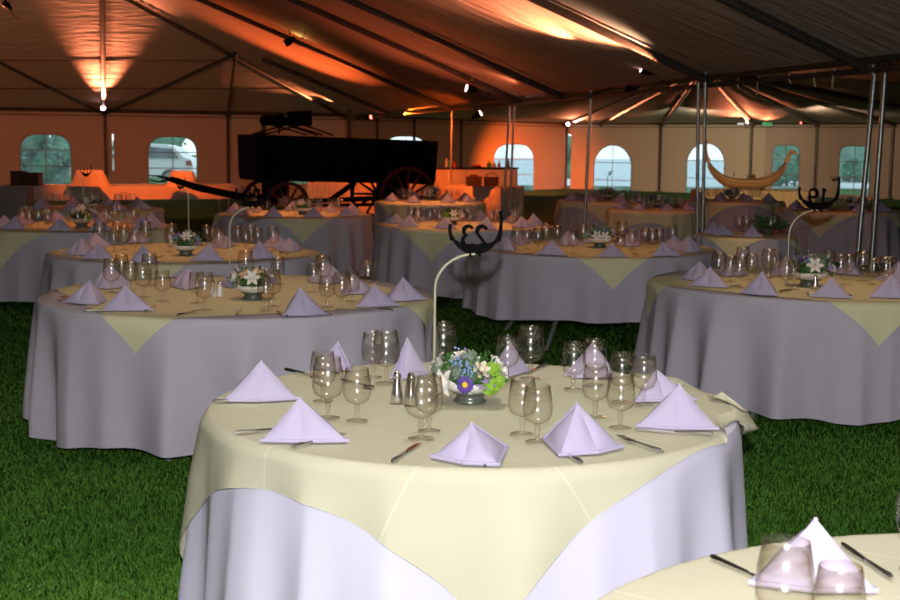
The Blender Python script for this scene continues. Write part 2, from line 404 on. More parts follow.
# ------------------------------------------------------------------ roofs
KS = .40; KE = .40
def gl(a, b, z): return G0 - V * a + U * b + Vector((0, 0, z))       # a: left of the gutter, b: along it
pb = sorted((Vector((p.x, p.y, 0)) - G0).dot(U) for p in gp)
knots = [-30, -24, -18, -13] + [b for b in pb if b > -13] + []
kk = [pb[0] - 5 * k for k in (6, 5, 4, 3, 2, 1)] + pb
cA = (Vector((cornerA.x, cornerA.y, 0)) - G0).dot(U)
kk = kk + [pb[-1] + (cA - pb[-1]) * .55, cA]
def sag(b):
    for i in range(len(kk) - 1):
        if kk[i] <= b <= kk[i + 1]:
            return math.sin(PI * (b - kk[i]) / (kk[i + 1] - kk[i]))
    return 0
def roof_z(a, b, fab=True):
    p = gl(a, b, 0); dE = (p - LA.a).dot(LA.n)
    s = KS * min(a, 24 - a); e = KE * dE; z = min(s, e)
    # soften the hip a little
    k = .12; h = max(k - abs(s - e), 0) / k; z -= h * h * k * .25
    if fab and s < e: z -= .13 * sag(b) * min(1, a / 2.0)
    return EZ + max(z, -.3)
def roof1():
    NA, NB = 110, 190; AW = 24.0; vs = []; fs = []
    for i in range(NA + 1):
        a = AW * (i / NA)
        # far limit where the strip meets the back wall line
        p0 = gl(a, 0, 0); bm = (LA.a - p0).dot(LA.n) / U.dot(LA.n); bmin = -(p0.y + 8) / U.y
        for j in range(NB + 1):
            b = bmin + (bm - bmin) * (j / NB); z = roof_z(a, b)
            p = G0 - V * a + U * b; vs.append((-a, b, z))
    for i in range(NA):
        for j in range(NB): fs.append((i * (NB + 1) + j, (i + 1) * (NB + 1) + j, (i + 1) * (NB + 1) + j + 1, i * (NB + 1) + j + 1))
    mw = Matrix(((V.x, U.x, 0, G0.x), (V.y, U.y, 0, G0.y), (0, 0, 1, 0), (0, 0, 0, 1)))
    me = MB().add(vs, fs).mesh('ceiling', M['canopy'], None)
    struct(link('ceiling', me, mw=mw))
roof1()
APEX = atd(703, 66, 27.0)
eave2 = [LA2.at(px) for px in (345, 374, 411, 458, 563)] + [LB.at(px) for px in (600, 662, 752.5, 817.5, 893, 990, 1300)]
eave2 = [Vector((p.x, p.y, EZ)) for p in eave2]
def roof2():
    rim = [gl(0, cA, EZ)] + eave2 + [Vector((sR.x, -7, EZ)), gl(0, pb[0] - 25, EZ), gl(0, pb[0] - 8, EZ)] + [gl(0, b, EZ) for b in pb]
    n = len(rim); mb = MB(); R_ = 10; vs = []; fs = []
    for i in range(n):
        a, b = rim[i], rim[(i + 1) % n]; S_ = 8; o = len(vs)
        for r in range(R_ + 1):
            for s in range(S_ + 1):
                q = a.lerp(b, s / S_); p = APEX.lerp(q, r / R_); z = p.z - .14 * math.sin(PI * s / S_) * math.sin(PI * min(1, r / R_)) 
                vs.append((p.x, p.y, z))
        for r in range(R_):
            for s in range(S_): fs.append((o + r * (S_ + 1) + s, o + r * (S_ + 1) + s + 1, o + (r + 1) * (S_ + 1) + s + 1, o + (r + 1) * (S_ + 1) + s))
    struct(MB().add(vs, fs).build('ceiling_far', M['canopy2'], sharp=None))
roof2()
# rafters
rf = MB()
def rafter(a0, b0, a1, b1, r=.05, drop=.09, n=12):
    pts = []
    for i in range(n + 1):
        t = i / n; a = a0 + (a1 - a0) * t; b = b0 + (b1 - b0) * t
        pts.append(gl(a, b, roof_z(a, b, False) - drop))
    rf.tube(pts, r, 8)
for b in pb: rafter(.05, b, 14, b)
rafter(.05, kk[-2], 3.2, kk[-2])
hipdir = (-V + LA.n).normalized()
hp = []
for i in range(12):
    q = Vector((cornerA.x, cornerA.y, 0)) + (-V * 1.0 + LA.n * 1.0) * (i * .7)
    a = -(q - G0).dot(V); b = (q - G0).dot(U)
    hp.append(gl(a, b, roof_z(a, b, False) - .07))
rf.tube(hp, .05, 8)
EN = (Vector((0, 0, 1)) - LA.n * KE).normalized(); EP = LA.a + Vector((0, 0, EZ))
def eline(pts, r=.045, drop=.08):
    q = [atp(x, y, EP, EN) - Vector((0, 0, drop)) for x, y in pts]; rf.tube(q, r, 8)
eline([(104, 111), (103, 55), (102.5, -10)], .06); eline([(104, 111), (50, 85), (-3, 58)]); eline([(104, 111), (170, 81), (236, 50)]); eline([(228, 111), (232, 80), (236, 50)])
for p in eave2[4:11]: rf.tube([APEX + Vector((0, 0, -.06)), p + Vector((0, 0, -.06))], .06, 8)
struct(rf.build('trim_rafters', M['beam']))
# seams of the canopy panels
sm = MB()
for y in (60, 88):
    sm.tube([atp(x, y, EP, EN) - Vector((0, 0, .015)) for x in (-10, 60, 150, 236 if y < 61 else 290)], .012, 4, caps=False)
struct(sm.build('trim_canopy_seams', M['soil']))
# gutter beam between the two tents, with loose cloth ties
gb = MB(); g1 = gl(0, cA, EZ + .02); g0_ = gl(0, pb[0] - 9, EZ + .02)
gb.tube([g0_, g1], .055, 8); gb.tube([g0_ + Vector((0, 0, -.12)) - V * .05, g1 + Vector((0, 0, -.12)) - V * .05], .03, 8)
gb.tube([g0_ + V * .12, g1 + V * .12], .04, 8)
struct(gb.build('trim_gutter_beam', M['beam']))
rg = random.Random(4)
for k in range(12):
    b = pb[0] - .6 + k * .5 + rg.uniform(-.1, .1); p = gl(.06, b, EZ - .05); L = rg.uniform(.10, .22)
    mb = MB(); d = U * rg.uniform(-.03, .03); w = U * .016
    pts = [p + d * (t ** 2) * 2 + Vector((0, 0, -L * t)) - V * (.012 * math.sin(t * 3)) for t in (0, .25, .5, .75, 1)]
    vs = []
    for q in pts: vs += [q - w, q + w]
    mb.add(vs, [(2 * i, 2 * i + 1, 2 * i + 3, 2 * i + 2) for i in range(4)])
    tag(mb.build('tie_strap', M['petal_cream']), 'pale cloth tie hanging from the gutter beam right of the centre poles', 'strap', 'cloth ties on the gutter beam')

# bright steel poles under the gutter
def pole(top, bot, label, D=None, r=.021):
    tp = atd(top[0], top[1], D) if D else at(top[0], top[1], EZ); n = Vector((0, 1, 0)); b = atp(bot[0], bot[1], tp, n)
    d = (tp - b); base = b + d * (-b.z / d.z) if abs(d.z) > 1e-6 else b
    e = empty('tent_pole', (0, 0, 0))
    MB().tube([base, tp + Vector((0, 0, .05))], r, 12).build('pole', M['steel'], e)
    k = base.lerp(tp, .97); MB().tube([k, tp + Vector((0, 0, .02))], r * 1.35, 12).build('sleeve', M['dark_metal'], e)
    MB().lathe([(0, 0), (.09, 0), (.09, .012), (r * 1.2, .02), (0, .02)], 14, base).build('foot_plate', M['dark_metal'], e)
    if D:
        MB().tube([tp, gl(.1, (Vector((tp.x, tp.y, 0)) - G0).dot(U) + .6, EZ - .02)], .018, 8).build('bracket', M['beam'], e)
    tag(e, label, 'pole', 'steel poles under the gutter beam')
pole((452, 106), (450.5, 190), 'bright steel tent pole at the left end of the bar')
pole((510, 99), (504.5, 195), 'left pole of the pair standing before the bar')
pole((514.5, 99), (510.5, 195), 'right pole of the pair standing before the bar')
pole((591, 94), (584.5, 225), 'lone slim steel pole beside the tent corner slit', D=17.2)
pole((698.5, 76), (697, 235), 'left pole of the pair at the longship bow')
pole((705.5, 76), (702.5, 235), 'right pole of the pair at the longship bow')
pole((876, 62), (857.5, 258), 'leaning left pole of the pair at the picture right edge', r=.026)
pole((886, 63), (871.5, 262), 'leaning right pole of the pair at the picture right edge', r=.026)

# ------------------------------------------------------------------ stage lamps
SN = (V * KS + Vector((0, 0, 1))).normalized(); SP = G0 + Vector((0, 0, EZ))
def spot(p, tgt, e, col, ang, blend=.5, rad=.05):
    l = bpy.data.lights.new('spot', 'SPOT'); l.energy = e; l.color = col; l.spot_size = math.radians(ang); l.spot_blend = blend; l.shadow_soft_size = rad
    o = bpy.data.objects.new('spot', l); C.objects.link(o); o.location = p
    o.rotation_euler = (Vector(tgt) - Vector(p)).to_track_quat('-Z', 'Y').to_euler(); return o
def par(p, aim, label, s=1.0, lens='lens', cord=True):
    """a stage lamp at p pointing along aim: can, lens, yoke, clamp, cable"""
    aim = Vector(aim).normalized(); e = empty('stage_lamp', (0, 0, 0)); L = .26 * s; r = .085 * s
    a = Vector(p) - aim * L; q = aim.to_track_quat('Z', 'Y').to_matrix()
    MB().lathe([(0, 0), (r * .55, 0), (r * .7, L * .25), (r * .8, L * .4), (r, L * .55), (r, L), (r * .93, L), (r * .9, L * .92)], 14, a, tilt=q).build('can', M['black'], e)
    MB().lathe([(0, L * .985), (r * .5, L * .98), (r * .92, L * .93)], 14, a, tilt=q).build('lens', M[lens], e)
    mid = a + aim * L * .5; sd = aim.cross(Vector((0, 0, 1)))
    if sd.length < .1: sd = Vector((1, 0, 0))
    sd.normalize(); top = mid + Vector((0, 0, .17 * s))
    MB().tube([mid + sd * r * 1.1, mid + sd * r * 1.15 + Vector((0, 0, .12 * s)), top, mid - sd * r * 1.15 + Vector((0, 0, .12 * s)), mid - sd * r * 1.1], .010 * s, 6).build('yoke', M['black'], e)
    MB().tube([top, top + Vector((0, 0, .08 * s))], .02 * s, 6).build('clamp', M['silver'], e)
    if cord:
        c = [a + Vector((0, 0, 0)), a - aim * .08 * s + Vector((0, 0, -.10 * s)), a - aim * .2 * s + Vector((0, 0, -.12 * s)), a - aim * .3 * s + Vector((0, 0, .05 * s))]
        MB().tube(c, .007 * s, 5).build('cable', M['black'], e)
    tag(e, label, 'lamp', 'stage lamps clamped under the tent roof')
    return Vector(p)
PINK = (1, .25, .11); OR = (1, .13, .010)
cz = Vector((0, 0, 0))
l1 = par(atd(103, 108, LA.at(103).y - .55), (.05, -.9, .5), 'glowing lamp on the left wall post beside the hedge window', .9)
spot(atp(103.5, 101, EP, EN) + Vector((.1, -.1, -.28)), atp(104, 40, EP, EN), 1700, PINK, 36, .9, .04)
spot(atp(103.5, 101, EP, EN) + Vector((-.15, -.1, -.28)), atp(104, 40, EP, EN), 1700, PINK, 36, .9, .04)
l2 = par(atd(347, 107, LA2.at(346).y - .6), (-.5, -.7, .55), 'red glowing lamp on the post above the wagon body', .8)
spot(atp(338, 103, SP, SN) + Vector((0, -.1, -.2)), atp(255, 62, SP, SN), 420, (1, .26, .1), 50, .7, .03)
spot(atp(296, 33, SP, SN) + Vector((0, 0, -.22)), atp(298, 12, SP, SN), 14, (1, .6, .15), 100, .8, .03)
spot(atp(518, 78, SP, SN) + Vector((0, 0, -.25)), atp(470, 68, SP, SN), 22, PINK, 90, .8, .03)
l3 = par(atd(371, 117, 34.0), (.75, -.6, .15), 'small red lamp right of the post lamp above the wagon', .7, 'lens_red')
l4 = par(atd(285, 44, 22.0), (-.75, -.1, -.5), 'black lamp hanging from a rafter at upper left', .75)
l5 = par(atd(466, 88, 21.5), (-.85, -.35, .2), 'pink glowing lamp hanging left of the pole pair before the bar', .8)
l6 = par(atd(481, 113, 22.5), (.75, -.35, .4), 'dark lamp on the gutter beam just below the pink lamp', .7)
l7 = par(atd(568, 124, 44.5), (.1, -.95, .25), 'glowing lamp at the tent corner above the narrow slit', .85)
spot(eave2[4].lerp(APEX, .09) + Vector((.1, 0, -.45)), APEX.lerp(eave2[4], .55), 600, PINK, 50, .8)
l8 = par(atd(747.5, 121, LB.at(750).y - .6), (-.1, -.95, .3), 'bright lamp above the longship at the top of a wall post', .95)
spot(eave2[7].lerp(APEX, .10) + Vector((-.25, 0, -.45)), APEX.lerp(eave2[7], .35), 1300, PINK, 34, .8)
spot(eave2[7].lerp(APEX, .08) + Vector((.5, 0, -.40)), APEX.lerp(eave2[7].lerp(eave2[8], .3), .5), 700, PINK, 32, .8)
l9 = par(atd(801, 122, LB.at(800).y - .5), (-.9, -.3, .1), 'small red lamp left of the leaning pole pair', .8, 'lens_red')
l10 = par(atd(641, 68, 16.2), (-.85, -.1, .25), 'brassy lamp under the gutter beam beside the longship bow poles', .75)
spot(atp(668, 52, SP, SN) + Vector((0, 0, -.34)), atp(560, 16, SP, SN), 1900, PINK, 60, .75, .03)
spot(atp(585, 40, SP, SN) + Vector((0, 0, -.4)), atp(515, 6, SP, SN), 420, PINK, 62, .8, .03)
l11 = par(atd(627, 91, 17.5), (-.6, .3, -.3), 'unlit black lamp on the beam below the brassy lamp', .7, 'black')
l12 = par(atd(4, 3, 20.0), (-.5, .2, .4), 'lamp at the upper left picture corner', .6)
spot(atd(2, 8, 20.0), atd(2, -4, 19.5), 40, PINK, 120, .6)
# added spots, no lamp built for them, wash buffets, walls, canopy and tables
spot((-4.6, 21.0, 3.0), (-6.9, 27.0, .62), 620, OR, 60, .5, .1)
spot(gl(.1, cA - 6.5, EZ - .12), atd(470, 180, 27.5), 620, OR, 58, .7, .1)
spot((2.9, 38.0, 1.9), LA2.at(524, 192), 3600, OR, 54, .95, .1)
spot((-.6, 24.0, 2.1), (.55, 28.0, .65), 420, OR, 74, .8, .1)
spot((.2, 25.2, 2.0), (.9, 29.3, .8), 200, OR, 70, .8, .1)
spot((-1.9, 26.0, 2.2), atd(380, 192, 29.0), 260, OR, 80, .7, .1)
spot(gl(2.6, pb[-1] + 2.6, .55), atp(292, 44, SP, SN), 900, (1, .14, .03), 82, .95, .15)  # added near the ground like the next one, only for canopy glow
spot(gl(2.2, pb[3] + .5, .55), atp(420, 45, SP, SN), 170, (1, .16, .045), 110, .95, .15)
spot(gl(.9, pb[1], EZ - .1), atp(560, 10, SP, SN), 80, (1, .62, .40), 120, .9, .1)
spot((-10.5, 24, 2.6), atp(60, 60, EP, EN), 230, (1, .28, .11), 110, .9, .2)
for key, (x, y, e, col, ang) in {'T0': (1.06, 1.7, 110, (1, .92, .8), 50), 'T1': (.05, 4.0, 150, (1, .90, .78), 34), 'T2': (-1.15, 6.9, 130, (1, .56, .34), 34), 'T3': (-1.95, 9.6, 190, (1, .42, .18), 32), 'T4': (-3.6, 12.7, 230, (1, .30, .10), 30), 'T5': (-5.2, 17, 300, (1, .24, .07), 32), 'T6': (-1.8, 15.0, 260, (1, .30, .10), 32),
        'T7': (.15, 12.9, 170, (1, .34, .12), 38), 'T8': (-.3, 18, 210, (1, .28, .09), 40), 'T10': (1.1, 10.1, 58, (1, .42, .16), 40), 'T11': (2.15, 7.5, 62, (1, .58, .30), 40), 'T12': (2.5, 10.9, 50, (1, .45, .18), 46),
        'T13': (4.8, 16.0, 11, (1, .22, .07), 66), 'T14': (2.2, 18.2, 12, (1, .22, .07), 62), 'T15': (2.6, 16.2, 11, (1, .22, .07), 62), 'T16': (4.0, 18.5, 18, (1, .24, .07), 62)}.items():
    q = Vector((x, y, 0)); aa = -(q - G0).dot(V); bb = (q - G0).dot(U); z = min(5.0, roof_z(aa, bb) - .35) if aa > .3 else 2.1
    spot((x, y, z), (x, y, 0), e * (1 if y < 5 else .82), col, ang, .45, .15)
spot((7.0, 36, 2.1), LB.at(665, 160), 480, (1, .84, .56), 92, .9, .3)
spot((9.5, 34, 2.2), LB.at(850, 165), 320, (1, .66, .46), 110, .9, .3)
spot((-7, 22, 2.6), LA.at(150, 140), 300, (1, .50, .28), 100, .9, .3)
spot((5.6, 20.5, 2.1), (5.6, 24.4, 1.0), 300, (1, .58, .28), 80, .9, .2)
# the photographer's flash
fl = bpy.data.lights.new('camera_flash', 'POINT'); fl.energy = 575; fl.color = (1, .97, 1.0); fl.shadow_soft_size = .02
fo = bpy.data.objects.new('camera_flash', fl); C.objects.link(fo); fo.location = (.0, -.02, CAMZ + .17)
# world
w = bpy.data.worlds.new('world'); bpy.context.scene.world = w; w.use_nodes = True; nt = w.node_tree; bg = nt.nodes['Background']
tc = nt.nodes.new('ShaderNodeTexCoord'); sx = nt.nodes.new('ShaderNodeSeparateXYZ'); cr = nt.nodes.new('ShaderNodeValToRGB')
nt.links.new(tc.outputs['Generated'], sx.inputs[0]); nt.links.new(sx.outputs[2], cr.inputs[0]); nt.links.new(cr.outputs[0], bg.inputs[0])
cr.color_ramp.elements[0].color = (.80, .93, .95, 1); cr.color_ramp.elements[1].color = (.45, .60, .72, 1); bg.inputs[1].default_value = 1.6

# ------------------------------------------------------------------ outside
def leafball(mb, c, r, n, rng, sz=.12, sq=(1, 1, 1)):
    for _ in range(n):
        d = Vector((rng.gauss(0, 1), rng.gauss(0, 1), rng.gauss(0, 1))).normalized() * r * rng.uniform(.75, 1.05)
        p = Vector(c) + Vector((d.x * sq[0], d.y * sq[1], d.z * sq[2])); s = sz * rng.uniform(.6, 1.4)
        a = Vector((rng.gauss(0, 1), rng.gauss(0, 1), rng.gauss(0, 1))).normalized(); b = a.orthogonal().normalized()
        mb.add([p - a * s, p + b * s * .5, p + a * s, p - b * s * .5], [(0, 1, 2, 3)])
def shrub(px, D, w, h, label, cat='bush', name='bush', seed=1):
    rng = random.Random(seed); b = atd(px, 160, D); e = empty(name, (b.x, b.y, 0)); mb = MB()
    for k in range(int(6 + w * 2)):
        x = rng.uniform(-w / 2, w / 2); z = rng.uniform(.3, h * .75); r = h * .3
        mb.ball((x, rng.uniform(-.4, .4), z), r, 10, jit=.25, rng=rng); leafball(mb, (x, rng.uniform(-.4, .2), z), r * 1.12, 160, rng)
    mb.build('foliage', M['hedge'], e, sharp=None)
    st = MB()
    for k in range(3): st.tube([(k * .3 - .3, 0, 0), (k * .4 - .4, 0, h * .4)], .05, 6)
    st.build('stem', M['tan_dark'], e); tag(e, label, cat)
shrub(40, 47, 3.6, 2.6, 'leafy hedge seen through the leftmost tent window', seed=1)
shrub(155, 60, 3.5, 3.0, 'leafy bush behind the parked silver car', seed=5)
shrub(788, 52, 3.0, 3.2, 'green bush outside the window behind the longship prow', seed=2)
shrub(850, 60, 3.2, 3.0, 'bush outside the window between the leaning poles', seed=3)
shrub(569, 62, 1.2, 2.0, 'bush glimpsed through the slit at the tent corner', seed=4)
def car():
    D = 44.5; a = atd(197, 160, D); e = empty('car', (a.x, D, 0)); 
    L = 4.1
    # side outline seen from the tent, rear end at x=0, nose at x=-L
    prof = [(0, .35), (.02, .75), (-.05, .95), (-.30, 1.02), (-.62, 1.34), (-.9, 1.42), (-1.7, 1.46), (-2.3, 1.40), (-3.0, .98), (-3.8, .86), (-4.08, .7), (-4.1, .35)]
    vs = []; n = len(prof)
    for y, k in ((-.82, 1), (-.7, 1), (.7, 1), (.82, 1)):
        for x, z in prof:
            zz = z if abs(y) > .75 and z < 1.0 else z
            yy = y * (.8 if z > 1.05 else 1)
            vs.append((x, yy, zz))
    fs = [(r * n + i, r * n + i + 1, (r + 1) * n + i + 1, (r + 1) * n + i) for r in range(3) for i in range(n - 1)]
    fs += [tuple(range(n)), tuple(3 * n + i for i in range(n))[::-1]]
    fs += [(0, n, n * 2, n * 3, n * 3 + n - 1, n * 2 + n - 1, n + n - 1, n - 1)]
    MB().add(vs, fs).build('body', M['car'], e, sharp=25)
    def flat(nm, pts, m, y=-.84):
        MB().add([(x, y + (.155 if z > 1.03 else 0), z) for x, z in pts], [tuple(range(len(pts)))]).build(nm, m, e)
    def slab(nm, pts, m):
        k = len(pts); v = [(x, -.845 + (.16 if z > 1.05 else 0), z) for x, z in pts] + [(x, -.80 + (.16 if z > 1.05 else 0), z) for x, z in pts]
        MB().add(v, [tuple(range(k)), tuple(range(k, 2 * k))[::-1]] + [(i, (i + 1) % k, k + (i + 1) % k, k + i) for i in range(k)]).build(nm, m, e)
    slab('side_window', [(-.45, 1.0), (-.72, 1.30), (-1.45, 1.36), (-1.45, 1.0)], M['car_glass']); slab('side_window', [(-1.55, 1.0), (-1.55, 1.36), (-2.25, 1.31), (-2.8, 1.0)], M['car_glass'])
    slab('tail_lamp', [(.01, .75), (-.05, .93), (-.22, .9), (-.2, .75)], M['tail'])
    for x in (-.75, -3.25):
        for y in (-.76, .76):
            q = Matrix.Rotation(PI / 2, 3, 'X'); wl = MB().lathe([(0, -.1), (.2, -.1), (.31, -.09), (.31, .09), (.2, .1), (0, .1)], 18, (x, y, .31), tilt=q).build('wheel', M['tire'], e)
            MB().lathe([(0, -.115), (.18, -.115), (.2, .115), (0, .115)], 14, (x, y, .31), tilt=q).build('hubcap', M['silver'], wl)
    tag(e, 'silver hatchback parked outside, seen through the second window', 'car')
car()

# ------------------------------------------------------------------ table linen
def skirt_fn(R, seed, flare=.05, amp=.04, n=17):
    rng = random.Random(seed); ph = [rng.uniform(0, 2 * PI) for _ in range(5)]; n1 = n; n2 = n + rng.choice((3, 4, 5)); n3 = n * 2 + 1
    def fold(t):
        u = n1 * t + ph[0] + 1.6 * math.sin(2 * t + ph[3]) + .9 * math.sin(5 * t + ph[4])
        v = n2 * t + ph[1] + 1.2 * math.sin(3 * t + ph[2])
        return .62 * (1 - 2 * abs(math.sin(u / 2)) ** 1.3) + .38 * (1 - 2 * abs(math.sin(v / 2)) ** 1.5)
    def r(t, d):
        if d <= 0: return R + d
        k = min(1, d / .55)
        return R + .012 * min(1, d / .03) + flare * d * .7 + amp * (k ** .9) * (fold(t) + .35)
    return r, fold
DV = [0, .006, .018, .04, .08, .13, .19, .26, .34, .42, .5, .58, .66, .72]
def tablecloth(name, loc, R, drop, seed, flare=.05, amp=.04, n=17):
    r, fold = skirt_fn(R, seed, flare, amp, n); NT = 420; rng = random.Random(seed + 5); p1 = rng.uniform(0, 6)
    ds = [d for d in DV if d < drop - .02] + [drop]
    vs = [(0, 0, TH)]; fs = []
    rings = [('t', .5), ('t', .93), ('t', 1.0)]
    for _, k in rings:
        for i in range(NT): t = 2 * PI * i / NT; vs.append((R * k * math.cos(t), R * k * math.sin(t), TH))
    for d in ds[1:]:
        for i in range(NT):
            t = 2 * PI * i / NT; hem = 1 + (.035 * math.sin(3 * t + p1) + .02 * math.sin(7 * t)) * (d / drop) ** 2; dd = d * hem
            rr = r(t, dd); vs.append((rr * math.cos(t), rr * math.sin(t), TH - dd))
    nr = 3 + len(ds) - 1
    for i in range(NT): fs.append((0, 1 + i, 1 + (i + 1) % NT))
    for k in range(nr - 1):
        for i in range(NT): a = 1 + k * NT; fs.append((a + i, a + NT + i, a + NT + (i + 1) % NT, a + (i + 1) % NT))
    o = MB().add(vs, fs).build('tablecloth', M['lilac'] if loc[1] < 5 else M['lilac_far_dimmed'], None, loc, sharp=None)
    return o, r
def overlay(loc, R, r, a, phi, off=(0, 0), tuck=None):
    """square cloth, one corner pointing along world angle phi"""
    N = 90 if loc[1] > 5 else 190; vs = []; fs = []; uv = []; c, s = math.cos(phi - PI / 4), math.sin(phi - PI / 4)
    for i in range(N + 1):
        for j in range(N + 1):
            p = -a + 2 * a * i / N; q = -a + 2 * a * j / N; uv.append((p / (2 * a) + .5, q / (2 * a) + .5))
            p += off[0]; q += off[1]
            x, y = c * p - s * q, s * p + c * q; ro = math.hypot(x, y); t = math.atan2(y, x)
            if tuck:                                                   # a corner gathered up on the table edge
                dt = abs((t - tuck[0] + PI) % (2 * PI) - PI)
                if dt < tuck[1]:
                    lim = R + .03 + .05 * math.sin(dt * 9); over = max(0, ro - lim)
                    if over > 0:
                        ph = over * 26; ro = lim - .012 * math.sin(ph) - over * .25
                        z = TH + .012 + .022 * abs(math.sin(ph * .5)) - max(0, ro - R) * .8
                        vs.append((ro * math.cos(t), ro * math.sin(t), z)); continue
            if loc[1] < 3 and R < ro < R + .011: x, y, ro = x * R / ro, y * R / ro, R
            if ro <= R: vs.append((x, y, TH + .004))
            else:
                d = ro - R; k = min(1, d / .02); rr = r(t, d) + .007 * k + .012 * min(1, d / .2) * (1 + math.sin(t * 17))
                vs.append((rr * math.cos(t), rr * math.sin(t), TH + .004 - d + .002))
    for i in range(N):
        for j in range(N): b = i * (N + 1) + j; fs.append((b, b + N + 1, b + N + 2, b + 1))
    me = MB().add(vs, fs).mesh('overlay_cloth', M['overlay'] if loc[1] < 5 else M['overlay_far_brightened'], None)
    l = me.uv_layers.new(name='UVMap')
    idx = np.zeros(len(me.loops), np.int32); me.loops.foreach_get('vertex_index', idx); l.data.foreach_set('uv', np.array(uv, np.float32)[idx].reshape(-1))
    return link('overlay_cloth', me, None, loc)

# ------------------------------------------------------------------ tableware meshes
def napkin_mesh(w, h, dep, seed, low=False):
    rng = random.Random(seed); mb = MB(); n = 8
    L = Vector((-w / 2, -.02 * rng.random(), .004)); Rr = Vector((w / 2, -.02 * rng.random(), .004)); A = Vector((rng.uniform(-.02, .02) * w / .23, dep * .30, h)); Fm = Vector((rng.uniform(-.01, .01), -dep * .18, .004))
    Bl = Vector((-.030, dep * .95, .004)); Br = Vector((.034, dep * .95, .004)); Bm = Vector((0, dep * .62, .004))
    def tri(a, b, c, bulge):
        nn = (b - a).cross(c - a).normalized(); o = []; 
        for i in range(n + 1):
            for j in range(n + 1 - i):
                u, v = i / n, j / n; w_ = 1 - u - v
                p = a * w_ + b * u + c * v + nn * bulge * (27 * u * v * w_) ** .7
                o.append(p)
        fs = []; idx = {}; k = 0
        for i in range(n + 1):
            for j in range(n + 1 - i): idx[i, j] = k; k += 1
        for i in range(n):
            for j in range(n - i):
                fs.append((idx[i, j], idx[i + 1, j], idx[i, j + 1]))
                if i + j < n - 1: fs.append((idx[i + 1, j], idx[i + 1, j + 1], idx[i, j + 1]))
        mb.add(o, fs)
    g = .012
    tri(L, Fm, A, g); tri(Fm, Rr, A, g)
    A2 = A + Vector((0, .004, -.002))
    tri(Bl, L, A, g * .8); tri(Rr, Br, A, g * .8)
    tri(Bm, Bl, A2, -g * .3); tri(Br, Bm, A2, -g * .3)
    # the turned folds along the foot
    for a, b in ((L, Fm), (Fm, Rr), (L, Bl), (Rr, Br)):
        mb.tube([a.lerp(b, t) + Vector((0, 0, .003)) for t in (0, .5, 1)], .0055, 6)
        
    mb.tube([Bl + Vector((0, 0, .003)), Bl.lerp(A, .5) , A], .004, 5); mb.tube([Br + Vector((0, 0, .003)), Br.lerp(A, .5), A], .004, 5)
    return mb.mesh('napkin', M['napkin'], 50)
NAPS = [napkin_mesh(.225, .118, .17, 1), napkin_mesh(.235, .112, .16, 2), napkin_mesh(.205, .124, .18, 3), napkin_mesh(.215, .105, .17, 4)]
NAPLOW = napkin_mesh(.185, .088, .19, 9)
def goblet_meshes(H, rb, rr, rf, n=18):
    zs = H * .31
    bowl_o = [(.004, zs), (rb * .45, zs + .006), (rb * .8, zs + H * .09), (rb * .98, zs + H * .2), (rb, zs + H * .30), (rb * .97, zs + H * .45), (rr, H)]
    bowl_i = [(rr - .0012, H), (rb * .96 - .0012, zs + H * .40), (rb - .0018, zs + H * .28), (rb * .96 - .001, zs + H * .2), (rb * .76, zs + H * .1), (rb * .4, zs + .012), (.0, zs + .009)]
    b = MB().lathe(bowl_o + [(rr - .0012, H), (rb * .97 - .0012, zs + H * .42)], n).mesh('bowl', M['glass'], None)
    st = MB().lathe([(.007, .007), (.0055, H * .09), (.0055, H * .16), (.0085, H * .21), (.006, H * .26), (.008, zs + .002)], 10).mesh('stem', M['glass'], None)
    ft = MB().lathe([(rf * .97, 0), (rf, .0012), (rf * .97, .0024), (rf * .5, .004), (.007, .008)], n).mesh('foot', M['glass'], None)
    al = MB().lathe([(0, 0), (rf, 0), (rf * .9, .003), (.006, .008), (.0042, H * .15), (.006, zs)], 12)
    al.lathe(bowl_o, 14); 
    return b, st, ft, al.mesh('goblet', M['glass'], None)
WATER = goblet_meshes(.180, .046, .037, .036, 22); WINE = goblet_meshes(.156, .040, .033, .032, 20)
def knife_mesh():
    mb = MB(); 
    mb.tube([(0, -.11, .005), (0, -.10, .0055), (0, -.05, .005), (0, -.01, .0045), (0, .0, .004)], [.003, .0062, .0052, .0045, .003], 8)
    vs = []; 
    for y, w0, w1 in ((0, -.005, .005), (.03, -.007, .008), (.07, -.007, .009), (.10, -.003, .009), (.112, .004, .007)): vs += [(w0, y, .0025), (w1, y, .0025), (w0, y, .0045), (w1, y, .0045)]
    fs = []
    for i in range(4):
        a = i * 4; fs += [(a, a + 4, a + 5, a + 1), (a + 2, a + 3, a + 7, a + 6), (a, a + 2, a + 6, a + 4), (a + 1, a + 5, a + 7, a + 3)]
    fs.append((16, 18, 19, 17)); mb.add(vs, fs); return mb.mesh('knife', M['silver'], 40)
def fork_mesh():
    mb = MB(); mb.tube([(0, -.10, .004), (0, -.09, .0055), (0, -.05, .006), (0, 0, .007), (0, .03, .005)], [.003, .006, .0045, .003, .003], 8)
    mb.box((0, .042, .006), (.022, .026, .002))
    for x in (-.0095, -.0032, .0032, .0095): mb.tube([(x, .05, .006), (x, .075, .008), (x, .092, .011)], [.0016, .0014, .0007], 5)
    return mb.mesh('fork', M['silver'], 40)
def spoon_mesh():
    mb = MB(); mb.tube([(0, -.10, .004), (0, -.09, .0055), (0, -.04, .006), (0, .04, .006)], [.003, .0055, .003, .003], 8)
    mb.ball((0, .06, .0065), .019, 12, sq=(.9, 1.35, .28)); return mb.mesh('spoon', M['silver'], 60)
KNIFE, FORK, SPOON = knife_mesh(), fork_mesh(), spoon_mesh()
SH_B = MB().lathe([(0, 0), (.017, 0), (.018, .004), (.014, .03), (.010, .055), (.009, .064)], 14).mesh('body', M['silver'], None)
